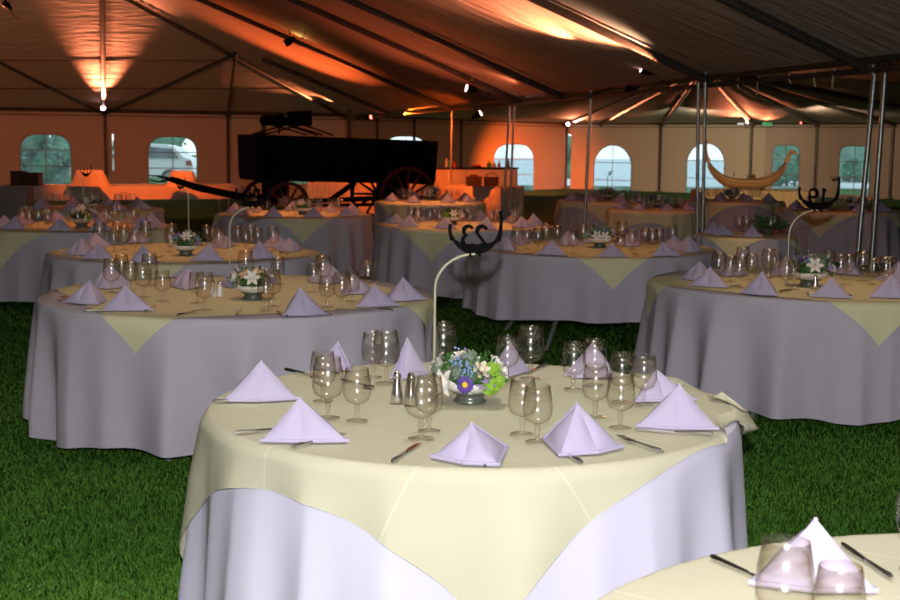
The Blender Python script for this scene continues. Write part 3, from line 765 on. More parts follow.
SH_W = MB().lathe([(0, 0), (.017, 0), (.018, .004), (.014, .03), (.010, .055), (.009, .064)], 14).mesh('body', M['white'], None)
SH_C = MB().lathe([(.009, .064), (.010, .068), (.0085, .077), (.004, .082), (0, .083)], 14).mesh('cap', M['silver'], None)

ZT = TH + .008
reg = []          # (object, table key, kind, picture x)
def put(o, key, kind): reg.append((o, key, kind, proj(o.location)[0], proj(o.location))); return o
def napkin(p, rz, key, i=0, me=None, s=1.0):
    o = link('napkin', me or NAPS[i % 4], None, (p.x, p.y, ZT - .001), rz); o.scale = (s, s, s); return put(o, key, 'napkin')
def goblet(p, key, big=False, parts=True):
    ms = WATER if big else WINE
    if parts:
        e = empty('goblet', (p.x, p.y, ZT), random.uniform(0, 6))
        link('bowl', ms[0], e); link('stem', ms[1], e); link('foot', ms[2], e)
    else: e = link('goblet', ms[3], None, (p.x, p.y, ZT), random.uniform(0, 6))
    return put(e, key, 'goblet')
def cutlery(me, a, b, key):
    c = (a + b) / 2; d = b - a; o = link(me.name.split('.')[0], me, None, (c.x, c.y, ZT - .001), math.atan2(d.y, d.x) - PI / 2); return put(o, key, me.name.split('.')[0])
def shaker(p, key, white=False):
    e = empty('shaker', (p.x, p.y, ZT)); link('body', SH_W if white else SH_B, e); link('cap', SH_C, e); return put(e, key, 'shaker')

# ------------------------------------------------------------------ flowers
def rose(m, seed=0, rings=4, open_=1.0):
    rng = random.Random(seed); mb = MB(); mb.ball((0, 0, .010), .0105, 8)
    for k in range(rings):
        n = 3 + k; r = .008 + .0052 * k; h = .022 - .0025 * k
        for i in range(n):
            a = 2 * PI * i / n + k * .7 + rng.uniform(-.15, .15); sp = 2 * PI / n * .72; vs = []; 
            for v in range(4):
                for u in range(5):
                    t = a + (u / 4 - .5) * sp * (1 - .15 * v); rr = r * (.55 + .5 * (v / 3) ** .7) + (.004 * open_ * (v == 3) * k / 3); z = -.004 + h * v / 3 - (.004 * abs(u / 2 - 1) ** 2 * (v == 3))
                    vs.append((rr * math.cos(t), rr * math.sin(t), z))
            mb.add(vs, [(v * 5 + u, v * 5 + u + 1, v * 5 + u + 6, v * 5 + u + 5) for v in range(3) for u in range(4)])
    return mb.mesh('rose', m, None)
def daisy(m):
    mb = MB(); mb.ball((0, 0, .005), .0095, 10, 1, (1, 1, .55))
    for L, n, z0 in ((.026, 14, 0), (.023, 12, .003)):
        for i in range(n):
            a = 2 * PI * i / n + z0 * 60; c, s = math.cos(a), math.sin(a); vs = []
            for d, w in ((.006, .002), (L * .5, .0052), (L * .85, .005), (L, .0015)):
                z = z0 + .004 * math.sin(d / L * 2.5); vs += [(c * d - s * w, s * d + c * w, z), (c * d + s * w, s * d - c * w, z)]
            mb.add(vs, [(2 * k, 2 * k + 1, 2 * k + 3, 2 * k + 2) for k in range(3)])
    return mb.mesh('daisy', [m, M['yellow']], None)
def lily(m):
    mb = MB(); mb.ball((0, 0, .004), .006, 8)
    for i in range(6):
        a = 2 * PI * i / 6; c, s = math.cos(a), math.sin(a); vs = []
        for d, w, z in ((.004, .004, 0), (.016, .010, .014), (.030, .009, .020), (.042, .002, .014)): vs += [(c * d - s * w, s * d + c * w, z), (c * d, s * d, z - .002), (c * d + s * w, s * d - c * w, z)]
        mb.add(vs, [(3 * k + q, 3 * k + q + 1, 3 * k + q + 4, 3 * k + q + 3) for k in range(3) for q in range(2)])
    return mb.mesh('lily', m, None)
def pompon(m, seed, r=.024, n=160):
    rng = random.Random(seed); mb = MB(); mb.ball((0, 0, 0), r * .75, 10); leafball(mb, (0, 0, 0), r, n, rng, .006); return mb.mesh('pompon', m, None)
def filler(m, seed, n=26):
    rng = random.Random(seed); mb = MB()
    for _ in range(n):
        d = Vector((rng.gauss(0, .011), rng.gauss(0, .011), rng.gauss(0, .007))); mb.ball(d, .0042, 5, rng=rng)
    return mb.mesh('filler_bloom', m, None)
FL = {'white_rose': rose(M['petal_white'], 1), 'cream_rose': rose(M['petal_cream'], 2), 'peach_rose': rose(M['petal_peach'], 3), 'purple_daisy': daisy(M['petal_purple']), 'white_lily': lily(M['petal_white']),
      'lime_bloom': pompon(M['lime'], 4), 'sage_bloom': pompon(M['leaf2'], 5), 'blue_bloom': filler(M['petal_blue'], 6), 'lilac_bloom': filler(M['petal_lilac'], 7)}
BOWL = MB().lathe([(0, .030), (.030, .030), (.062, .036), (.088, .052), (.096, .066), (.092, .070), (.080, .062), (0, .060)], 28).mesh('dish', M['white'], None)
FOOT = MB().lathe([(0, 0), (.050, 0), (.052, .005), (.044, .012), (.043, .024), (.056, .030), (.064, .0365), (0, .0365)], 24).mesh('pedestal', M['foot'], None)
def foliage_mesh(seed, w=.115, n=230):
    rng = random.Random(seed); mb = MB(); mb.ball((0, 0, .075), .07, 12, sq=(1.05, .95, .45))
    for _ in range(n):
        a = rng.uniform(0, 2 * PI); el = rng.uniform(-.15, 1.2); d = Vector((math.cos(a) * math.cos(el), math.sin(a) * math.cos(el), math.sin(el) * .62)); p = Vector((0, 0, .07)) + Vector((d.x, d.y, d.z)) * w * rng.uniform(.55, 1.05)
        L = rng.uniform(.014, .032); dr = (d + Vector((rng.gauss(0, .4), rng.gauss(0, .4), rng.gauss(0, .4)))).normalized(); sd = dr.orthogonal().normalized(); sd.rotate(Matrix.Rotation(rng.uniform(0, 6), 3, dr)); k = 1 if rng.random() < .22 else 0
        mb.add([p, p + dr * L * .5 + sd * L * .22, p + dr * L, p + dr * L * .5 - sd * L * .22], [(0, 1, 2, 3)], k)
    return mb.mesh('foliage', [M['leaf'], M['leaf2']], None)
FOLS = [foliage_mesh(11), foliage_mesh(12), foliage_mesh(13)]
DARKF = None
def centerpiece(p, key, seed, spec=None, s=1.0, tall=1.0, label='', grp=None):
    rng = random.Random(seed); e = empty('flower_centerpiece', (p.x, p.y, ZT), 0); e.scale = (s, s, s)
    link('dish', BOWL, e); link('pedestal', FOOT, e); f = link('foliage', FOLS[seed % 3], e, rz=seed); f.scale = (1, 1, tall)
    if spec is None:
        spec = []; kinds = ['white_rose', 'cream_rose', 'white_lily', 'peach_rose', 'blue_bloom', 'lilac_bloom', 'sage_bloom', 'white_rose', 'purple_daisy', 'lime_bloom']
        for i in range(13):
            a = 2 * PI * i / 13 * 5 + rng.uniform(-.2, .2); el = rng.uniform(.1, 1.15); spec.append((rng.choice(kinds) if i > 6 else kinds[i], a, el))
    for k, a, el in spec:
        d = Vector((math.cos(a) * math.cos(el), math.sin(a) * math.cos(el), math.sin(el) * .62 * tall)); q = Vector((0, 0, .07)) + d * .112
        o = link(k, FL[k], e, q); o.rotation_mode = 'QUATERNION'; o.rotation_quaternion = d.to_track_quat('Z', 'Y')
        z = {'white_lily': 1.05, 'purple_daisy': 1.05, 'blue_bloom': 1.15, 'lilac_bloom': 1.1}.get(k, 1.0); o.scale = (z, z, z)
    tag(e, label, 'flower arrangement', grp); return e

# ------------------------------------------------------------------ table number ships
def glyph(ch):
    """strokes as seen from behind (mirrored), unit height, x centred"""
    arc = lambda cx, cy, r, a0, a1, n=10, ry=None: [(cx + r * math.cos(math.radians(a0 + (a1 - a0) * i / n)), cy + (ry or r) * math.sin(math.radians(a0 + (a1 - a0) * i / n))) for i in range(n + 1)]
    if ch == '3': s = [arc(0, .73, .24, 150, -75, 12), arc(0, .28, .28, 80, -150, 12)]
    elif ch == '2': s = [arc(0, .72, .25, 160, -40, 12) + [(-.05, .28), (-.26, .03)], [(-.28, .02), (.0, .06), (.27, .0)]]
    elif ch == '9': s = [arc(0, .68, .26, 0, 360, 16), arc(-.02, .55, .28, 25, -120, 10, .55)]
    else: s = [[(-.15, .8), (.02, 1.0), (.02, 0)]]
    return [[(-x, y) for x, y in q] for q in s]
def ship_plate(e, digits, W, th=.004):
    """flat longship silhouette in the local x-z plane, hull bottom at z=0"""
    W2 = W / 2; mb = MB(); N = 22; top = []; bot = []
    for i in range(N + 1):
        x = -1 + 2 * i / N
        zb = .30 * abs(x) ** 2.6 * W; zt = (.19 + .16 * abs(x) ** 3.2) * W
        bot.append((x * W2 * .93, zb)); top.append((x * W2 * .93, max(zt, zb + .012 * W)))
    vs = []
    for y in (-th / 2, th / 2):
        for (a, z), (b, zt) in zip(bot, top): vs += [(a, y, z), (b, y, zt)]
    o = 2 * (N + 1); fs = []
    for i in range(N): fs += [(2 * i, 2 * i + 2, 2 * i + 3, 2 * i + 1), (o + 2 * i + 1, o + 2 * i + 3, o + 2 * i + 2, o + 2 * i), (2 * i, o + 2 * i, o + 2 * i + 2, 2 * i + 2), (2 * i + 1, 2 * i + 3, o + 2 * i + 3, o + 2 * i + 1)]
    mb.add(vs, fs)
    q = lambda pts, r: mb.tube([(x * W, 0, z * W) for x, z in pts], [k * W for k in r], 8)
    q([(.43, .26), (.475, .40), (.49, .55), (.495, .70), (.475, .80), (.51, .83)], [.055, .043, .033, .034, .042, .014])      # stern post with its head
    q([(-.43, .26), (-.475, .37), (-.49, .47), (-.475, .55), (-.51, .565)], [.05, .034, .030, .038, .012])
    mb.build('ship_plate', M['black'], e)
    for k, ch in enumerate(digits):
        gm = MB(); cx = (-.13 if k == 0 else .13) * W * 1.0; h = .40 * W
        for st in glyph(ch): gm.tube([(cx + x * h * .95, 0, (.145 * W + y * h)) for x, y in st], [.033 * W * (1.3 - .5 * abs(2 * i / (len(st) - 1) - 1)) for i in range(len(st))], 8)
        gm.build('numeral', M['black'], e)
def number_stand(base, top, W, digits, label, face=0.0, yaw=0.0, ztop=None, rod_r=.0042):
    """gooseneck rod rising from base (3D) and bending over to the ship hung at top (3D)"""
    e = empty('table_number_stand', base); b = Vector(base); t = Vector(top) - b
    h = Vector((t.x, t.y, 0)); pts = [Vector((0, 0, 0)), Vector((0, 0, max(.02, t.z * .3))), Vector((0, 0, max(.04, t.z - h.length * .9)))]
    for i in range(1, 9):
        a = PI / 2 * i / 8; pts.append(Vector((0, 0, max(.04, t.z - h.length * .9))) + h * (1 - math.cos(a)) + Vector((0, 0, (t.z - max(.04, t.z - h.length * .9)) * math.sin(a))))
    MB().tube(pts, rod_r, 8).build('rod', M['brass'], e)
    MB().lathe([(0, 0), (.02, 0), (.02, .004), (.006, .008), (0, .008)], 12).build('rod_base', M['brass'], e)
    s = bpy.data.objects.new('sign', None); C.objects.link(s); s.parent = e; s.location = t; s.rotation_euler = (0, 0, yaw)
    ship_plate(s, digits, W)
    for x in (-.09 * W, .09 * W): MB().box((x, 0, -.02 * W), (.05 * W, .012, .06 * W)).build('clip', M['black'], s)
    tag(e, label, 'table number'); return e
# ------------------------------------------------------------------ tables
TB = {}
def table(key, cx, near, half, drop, phi, desc, cloth_lbl, over_lbl, a=.84, off=(0, 0), tuck=None, seed=1, flare=.07, amp=.045, n=17, legs=True, pos=None, R=None):
    if pos is None:
        e = at(cx, near); d2 = Vector((e.x, e.y, 0)); Dn = d2.length; t = half / F; D = Dn / (1 - t); R = t * D; c = d2.normalized() * D
    else: c = Vector((pos[0], pos[1], 0))
    cang = math.atan2(-c.y, -c.x); ph = cang + math.radians(phi)
    e = empty('round_table', (c.x, c.y, 0)); tag(e, 'round folding table that is ' + desc, 'table', 'round banquet tables')
    MB().lathe([(0, TH - .030), (R - .03, TH - .030), (R - .012, TH - .026), (R - .012, TH - .004), (0, TH - .004)], 64).build('tabletop', M['table'], e)
    if legs:
        for k in range(4):
            t = cang + PI / 4 + k * PI / 2 + .35; p = Vector((math.cos(t), math.sin(t), 0)); 
            MB().tube([p * R * .45 + Vector((0, 0, TH - .03)), p * R * .52 + Vector((0, 0, TH * .5)), p * R * .80 + Vector((0, 0, 0))], .016, 8).build('leg', M['leg'], e)
    o, r = tablecloth('tablecloth', (c.x, c.y, 0), R, drop, seed, flare, amp, n); tag(o, cloth_lbl, 'tablecloth', 'lilac tablecloths')
    tk = (ph + math.radians(tuck[0]), tuck[1]) if tuck else None
    if over_lbl:
        v = overlay((c.x, c.y, 0), R, r, a, ph, off, tk); tag(v, over_lbl, 'table overlay', 'cream table overlays')
    TB[key] = dict(c=c, R=R, cang=cang, desc=desc); return TB[key]

table('T1', 471, 470, 263, .66, 7, 'the cream draped foreground table', 'pale lilac cloth hanging to the grass on the foreground table', 'cream overlay covering the foreground table with a long front point', a=.86, off=(.05, -.05), tuck=(92, .75), seed=3, flare=.10, amp=.04, n=15)
table('T0', 0, 0, 0, .62, 40, 'the white table in the bottom right corner', 'lilac cloth of the table cut off at the bottom right corner', 'bright cream overlay on the table in the bottom right corner', a=1.02, seed=8, pos=(1.06, 1.70), R=.95)
table('T2', 240, 320, 192, .63, -27, 'the large lilac table left of the foreground one', 'lilac cloth with deep folds on the large table left of the foreground one', 'cream overlay showing a small triangle on the large left table', a=.85, seed=4, flare=.0, amp=.062, n=18)
table('T3', 186, 265, 131, .62, -14, 'the middle left table with the white flowers', 'lilac cloth of the middle left table behind the large one', 'cream overlay of the middle left table with white flowers', seed=5)
table('T4', 80, 233, 88, .62, -47, 'the far left table cut by the picture edge', 'lilac cloth of the far left table cut by the picture edge', 'cream overlay with a point on the far left table', seed=6)
table('T6', 294, 219, 76, .62, 6, 'the table before the wagon front wheels', 'grey lilac cloth of the table before the wagon front wheels', 'cream overlay with a front point on the table before the wagon', a=.80, seed=7)
table('T7', 465, 231, 88, .60, -20, 'the table behind the black numbered ship sign', 'lilac cloth of the table behind the black numbered ship sign', 'cream overlay with a long point behind the black ship sign', seed=9)
table('T8', 430, 204, 54, .62, -30, 'the small table below the wagon rear wheel', 'lilac cloth of the table below the wagon rear wheel', 'cream overlay on the table below the wagon rear wheel', a=.80, seed=10)
table('T10', 592, 258.5, 121, .47, 9, 'the grey lilac table at the slim lone pole', 'grey lilac cloth of the table at the slim lone pole, legs showing', 'cream overlay with a small triangle on the table by the lone pole', seed=12, flare=.04, amp=.06, n=20)
table('T11', 818, 302, 160, .61, 18, 'the table at the right picture edge', 'lilac cloth of the table at the right picture edge', 'cream overlay with a wide point on the right edge table', a=.86, seed=13, flare=.05, amp=.075)
table('T12', 745, 239, 48, .60, -14, 'the small table with the leafy arrangement', 'lilac cloth of the small table with the leafy arrangement', 'cream overlay on the small table with the leafy arrangement', a=.455, seed=14)
table('T13', 838, 213, 56, .62, -15, 'the dark table behind the leaning pole pair', 'dark plum looking cloth of the table behind the leaning poles', 'cream overlay on the dark table behind the leaning poles', a=.78, seed=15)
table('T14', 606, 203, 47, .62, 4, 'the dark table under the first arched window', 'dark plum looking cloth of the table under the first arched window', 'cream overlay on the table under the first arched window', a=.78, seed=16)
table('T15', 655, 212, 46, .62, 38, 'the dark table left of the longship poles', 'dark plum looking cloth of the table left of the longship poles', 'cream overlay on the table left of the longship poles', a=.74, seed=17)
table('T16', 733, 203, 48, .62, -30, 'the dark table before the wooden longship', 'dark plum looking cloth of the table before the wooden longship', 'cream overlay on the dark table before the wooden longship', a=.78, seed=18)
table('T5', 92, 212, 66, .60, 20, 'the farthest left table near the orange buffet', 'lilac cloth of the farthest left table near the orange buffet', 'cream overlay of the farthest left table near the orange buffet', seed=19)

# ---- foreground table, laid as photographed
def rzcam(p, deg): return math.atan2(-p.y, -p.x) + PI / 2 + math.radians(deg)
for px, py, deg, i, s in [(260, 403, 6, 0, 1.0), (305, 444, -4, 1, .98), (590, 455, 38, 2, .98), (677, 431, 8, 0, 1.0), (664, 403, 20, 1, .85), (603, 377, 120, 2, .95), (411, 376, 158, 2, 1.02), (333, 369, 200, 3, .9), (511, 373, 170, 3, 1.0)]:
    p = at(px, py); napkin(p, rzcam(p, deg), 'T1', i, s=s)
p = at(466, 465); napkin(p, rzcam(p, -25), 'T1', 0, NAPLOW, 1.0)
reg[6][0].scale = (.62, .75, 1.08); reg[7][0].scale = (.70, .8, .92); reg[5][0].scale = (.7, .8, .95); reg[8][0].scale = (.62, .8, 1.1)
for px, py, big in [(421, 442, 1), (429, 434, 0), (328, 421, 1), (357, 424, 0), (323, 404, 0), (373, 380, 0), (386, 386, 1), (443, 376, 1), (507, 384, 0), (530, 381, 1), (573, 392, 0), (594, 388, 0), (522, 437, 0), (537, 445, 0), (595, 420, 0), (620, 431, 0), (621, 405, 0), (643, 408, 0)]:
    goblet(at(px, py), 'T1', bool(big))
for me, a, b in [(KNIFE, (220, 405), (276, 403)), (KNIFE, (247, 436), (300, 431)), (FORK, (287, 452), (350, 438)), (KNIFE, (392, 466), (418, 447)), (SPOON, (485, 470), (470, 452)), (KNIFE, (583, 467), (545, 447)), (FORK, (657, 454), (622, 442)), (KNIFE, (709, 438), (640, 433)), (KNIFE, (288, 373), (322, 380)), (KNIFE, (549, 366), (523, 377)), (SPOON, (345, 384), (372, 391))]:
    cutlery(me, at(*a), at(*b), 'T1')
for q_ in ((397, 405), (411, 407)): shaker(at(*q_), 'T1').scale = (1.2, 1.2, 1.2)
ca = TB['T1']['cang']
def fl1(k, px, py):                                                    # flower direction from a picture position on the arrangement
    c0 = at(470, 404) + Vector((0, 0, .078)); q = atd(px, py, c0.y - .05) - c0; el = math.asin(max(-.1, min(.98, q.z / .07))); az = math.asin(max(-1, min(1, q.x / (.112 * max(.2, math.cos(el))))))
    return (k, az - PI / 2, el)
spec1 = [fl1(*t) for t in (('white_lily', 441, 368), ('white_lily', 447, 380), ('cream_rose', 451, 356), ('white_rose', 442, 361), ('cream_rose', 481, 369), ('purple_daisy', 465, 381), ('lime_bloom', 496, 380), ('lime_bloom', 489, 386), ('lime_bloom', 492, 370), ('sage_bloom', 470, 354), ('blue_bloom', 458, 364), ('blue_bloom', 467, 369), ('white_rose', 502, 373), ('purple_daisy', 452, 360), ('lilac_bloom', 487, 381), ('sage_bloom', 432, 372), ('sage_bloom', 456, 371))]
spec1 += [(k, a, e) for k, a, e in (('white_rose', .6, .6), ('cream_rose', 1.4, .4), ('blue_bloom', 2.1, .6), ('white_lily', 2.7, .3), ('lilac_bloom', 1.9, .9))]
centerpiece(at(470, 404), 'T1', 0, spec1, 1.0, 1.05, 'low bowl of white roses and a purple daisy on the foreground table')
b1 = at(434, 394, ZT); number_stand(b1, atd(475, 254, b1.y), .165, ('3', '2'), 'black longship number sign 23 seen from behind on the foreground table')
# ---- corner table
p = at(812, 592); napkin(p, rzcam(p, 10), 'T0', 0, s=.98)
goblet(at(782, 655), 'T0', True); goblet(at(836, 668), 'T0', False); goblet(at(918, 575), 'T0', True)
cutlery(KNIFE, at(892, 584), at(840, 548), 'T0'); cutlery(KNIFE, at(724, 568), at(775, 590), 'T0')

def lay(key, naps, gobs, cut=True, rot=.5, knives=()):
    T = TB[key]; rg = random.Random(hash(key) % 1000 if False else sum(map(ord, key)))
    for i, (x, y) in enumerate(naps):
        p = at(x, y); out = math.atan2(p.y - T['c'].y, p.x - T['c'].x); d = ((out - T['cang'] + PI) % (2 * PI)) - PI
        napkin(p, T['cang'] + PI / 2 + d * rot + rg.uniform(-.25, .25), key, i, s=rg.uniform(.93, 1.03))
    for i, (x, y) in enumerate(gobs): goblet(at(x, y), key, i % 2 == 0)
    for me, a, b in knives: cutlery(me, at(*a), at(*b), key)
lay('T2', [(82, 305), (128, 312), (305, 317), (378, 308), (406, 302), (181, 289), (101, 289), (360, 295), (336, 284), (228, 287)],
    [(112, 294), (131, 292), (143, 299), (163, 303), (150, 287), (197, 305), (205, 312), (266, 312), (272, 308), (314, 294), (323, 289), (327, 309), (342, 311), (352, 303), (368, 296), (122, 283), (246, 283), (278, 286)],
    knives=[(KNIFE, (94, 313), (122, 312)), (FORK, (140, 316), (160, 307)), (KNIFE, (173, 319), (200, 311)), (FORK, (236, 320), (240, 310)), (KNIFE, (290, 320), (274, 312)), (KNIFE, (333, 318), (318, 311)), (KNIFE, (385, 312), (366, 310)), (SPOON, (58, 304), (66, 298))])
shaker(at(220, 298), 'T2', True); shaker(at(213, 298), 'T2', True)
lay('T3', [(76, 256), (98, 260), (144, 264), (89, 248), (207, 262), (228, 248), (262, 260), (296, 252), (281, 248), (130, 243)],
    [(100, 247), (114, 253), (124, 251), (135, 255), (118, 246), (170, 253), (172, 248), (213, 251), (219, 254), (246, 253), (251, 250), (258, 250), (273, 252), (207, 246), (146, 246), (238, 247)],
    knives=[(KNIFE, (86, 262), (96, 258)), (KNIFE, (150, 262), (168, 255)), (KNIFE, (112, 262), (124, 259)), (KNIFE, (226, 263), (218, 257)), (SPOON, (292, 257), (276, 253))])
lay('T10', [(503, 251), (552, 256), (562, 246), (612, 258), (635, 247), (666, 257), (694, 253), (679, 249), (515, 245), (585, 243)],
    [(517, 251), (527, 250), (538, 253), (557, 246), (573, 255), (620, 256), (622, 244), (645, 248), (652, 254), (659, 249), (672, 248), (583, 245), (546, 247), (632, 251)],
    knives=[(KNIFE, (520, 257), (535, 253)), (KNIFE, (568, 258), (556, 255)), (KNIFE, (640, 257), (630, 253)), (KNIFE, (684, 257), (672, 254))])
lay('T11', [(692, 281), (710, 288), (759, 296), (831, 299), (891, 299), (724, 276), (777, 276), (858, 275), (905, 283)],
    [(718, 284), (730, 283), (739, 289), (751, 281), (768, 279), (774, 278), (786, 292), (793, 291), (840, 286), (848, 281), (862, 282), (873, 286), (885, 289), (889, 284), (742, 277), (828, 276)],
    knives=[(KNIFE, (774, 296), (795, 289)), (FORK, (809, 300), (806, 291)), (KNIFE, (853, 299), (840, 293)), (KNIFE, (724, 290), (742, 286))])
sh_ = shaker(at(815, 290), 'T11')

def autolay(key, n, seed, cx=0, gob=2, rot=.35):
    T = TB[key]; rg = random.Random(seed); R = T['R']; s = min(1.0, R / .8)
    for i in range(n):
        t = T['cang'] + 2 * PI * (i + .5) / n + rg.uniform(-.08, .08); d = ((t - T['cang'] + PI) % (2 * PI)) - PI
        p = T['c'] + Vector((math.cos(t), math.sin(t), 0)) * (R - .17 * s)
        napkin(p, T['cang'] + PI / 2 + d * rot + rg.uniform(-.3, .3), key, i, s=.98 * min(1, s + .1))
        for g in range(gob):
            q = T['c'] + Vector((math.cos(t + .22 + .14 * g), math.sin(t + .22 + .14 * g), 0)) * (R - (.34 + .05 * g) * s); goblet(q, key, g == 0, parts=False)
autolay('T4', 10, 1); autolay('T5', 8, 2); autolay('T6', 9, 3); autolay('T7', 10, 4); autolay('T8', 8, 5)
autolay('T13', 8, 6); autolay('T14', 8, 7); autolay('T15', 8, 8); autolay('T16', 8, 9)
T = TB['T12']
for x, y, i in ((713, 234, 0), (724, 236, 1), (752, 238, 2)): napkin(at(x, y), rzcam(at(x, y), 15 - 10 * i), 'T12', i, s=.9)
for x, y in ((739, 236), (746, 235), (770, 237), (774, 236)): goblet(at(x, y), 'T12', True, False)

# ---- flower bowls on the other tables
for key, px, py, sd, s, lb in (('T2', 253, 300, 1, 1.02, 'bowl of white and peach flowers on the large left table'), ('T3', 186, 256, 2, 1.0, 'bowl of white roses on the middle left table'),
    ('T10', 600, 248, 3, 1.05, 'low bowl of white and peach flowers by the slim lone pole'), ('T11', 809, 287, 4, 1.15, 'bowl of blue, peach and lilac flowers on the right edge table'),
    ('T4', 82, 228, 5, 1.2, 'dark leafy bowl with cream lilies on the far left table'), ('T6', 303, 215, 6, 1.05, 'bowl of cream flowers on the table before the wagon'),
    ('T7', 452, 225, 7, 1.05, 'bowl of white flowers left above the ship sign'), ('T8', 431, 200, 8, 1.2, 'bowl of flowers below the wagon rear wheel'),
    ('T13', 853, 209, 9, 1.0, 'flower bowl between the leaning poles on the dark table'), ('T14', 607, 200, 10, 1.1, 'dark flower bowl against the first arched window'),
    ('T15', 656, 208, 11, 1.1, 'dark flower bowl on the table left of the longship poles'), ('T16', 732, 200, 12, 1.1, 'flower bowl in front of the wooden longship'), ('T5', 90, 210, 13, 1.0, 'orange lit flower bowl on the farthest left table')):
    centerpiece(at(px, py), key, sd, None, s, 1.1, lb)
p = at(770, 236)
def greenery(p):
    e = empty('leafy_arrangement', (p.x, p.y + .1, ZT)); f = link('foliage', FOLS[0], e); f.scale = (1.5, 1.3, 1.25); f2 = link('foliage', FOLS[1], e, (.10, 0, .01)); f2.scale = (.9, .9, .9)
    MB().lathe([(0, 0), (.05, 0), (.07, .06), (.06, .065), (0, .05)], 18).build('pot', M['foot'], e)
    tag(e, 'wide dark green leafy arrangement on the small table at right', 'plant')
greenery(p)
# ---- number stands on the other tables
b = at(230, 284, ZT); number_stand(b, atd(253, 207, b.y), .185, ('3', '2'), 'black ship sign on a bent rod over the large left table', yaw=.2)
b = at(189, 250, ZT); number_stand(b, atd(181, 189, b.y), .10, ('1', '2'), 'narrow black ship sign before the orange buffet cloth', yaw=1.1)
b = at(787, 284, ZT); number_stand(b, atd(818, 210, b.y), .235, ('9', '1'), 'large black ship sign with a round numeral on the right edge table', yaw=0)
b = at(84, 226, ZT); number_stand(b, atd(86, 176, b.y), .12, ('3', '1'), 'small black ship sign before the left hump of orange cloth', yaw=.9)
b = at(607, 200, ZT); number_stand(b, atd(610, 175, b.y), .10, ('1', '3'), 'tiny black ship sign against the first arched window', yaw=1.0)
b = at(834, 211, ZT); number_stand(b, atd(834.5, 181, b.y), .11, ('1', '9'), 'tiny black ship sign left of the leaning poles, on the pale wall', yaw=.3)
b = at(733, 200, ZT); number_stand(b, atd(734, 176, b.y), .07, ('2', '1'), 'tiny black ship sign in front of the longship hull', yaw=1.2)

# ------------------------------------------------------------------ labels for the laid things
ORD = ['first', 'second', 'third', 'fourth', 'fifth', 'sixth', 'seventh', 'eighth', 'ninth', 'tenth', 'eleventh', 'twelfth', 'thirteenth', 'fourteenth', 'fifteenth', 'sixteenth', 'seventeenth', 'eighteenth', 'nineteenth', 'twentieth']
WHAT = {'napkin': ('lavender pyramid napkin', 'napkin', 'folded napkins on '), 'goblet': ('stemmed goblet', 'glass', 'stemmed goblets on '), 'knife': ('silver knife', 'knife', 'knives on '), 'fork': ('silver fork', 'fork', 'forks on '), 'spoon': ('silver spoon', 'spoon', 'spoons on '), 'shaker': ('small shaker', 'shaker', 'shakers on ')}
by = {}
for o, key, kind, x, q in reg: by.setdefault((key, kind), []).append((x, o))
for (key, kind), L in by.items():
    L.sort(key=lambda t: t[0]); wh, cat, gr = WHAT[kind]; ds = TB[key]['desc']
    for i, (x, o) in enumerate(L):
        if len(L) == 1: lab = f'{wh} on {ds}'
        else: lab = f'{ORD[i]} {wh} from left on {ds}'
        tag(o, lab, cat, gr + ds if len(L) > 1 else None)

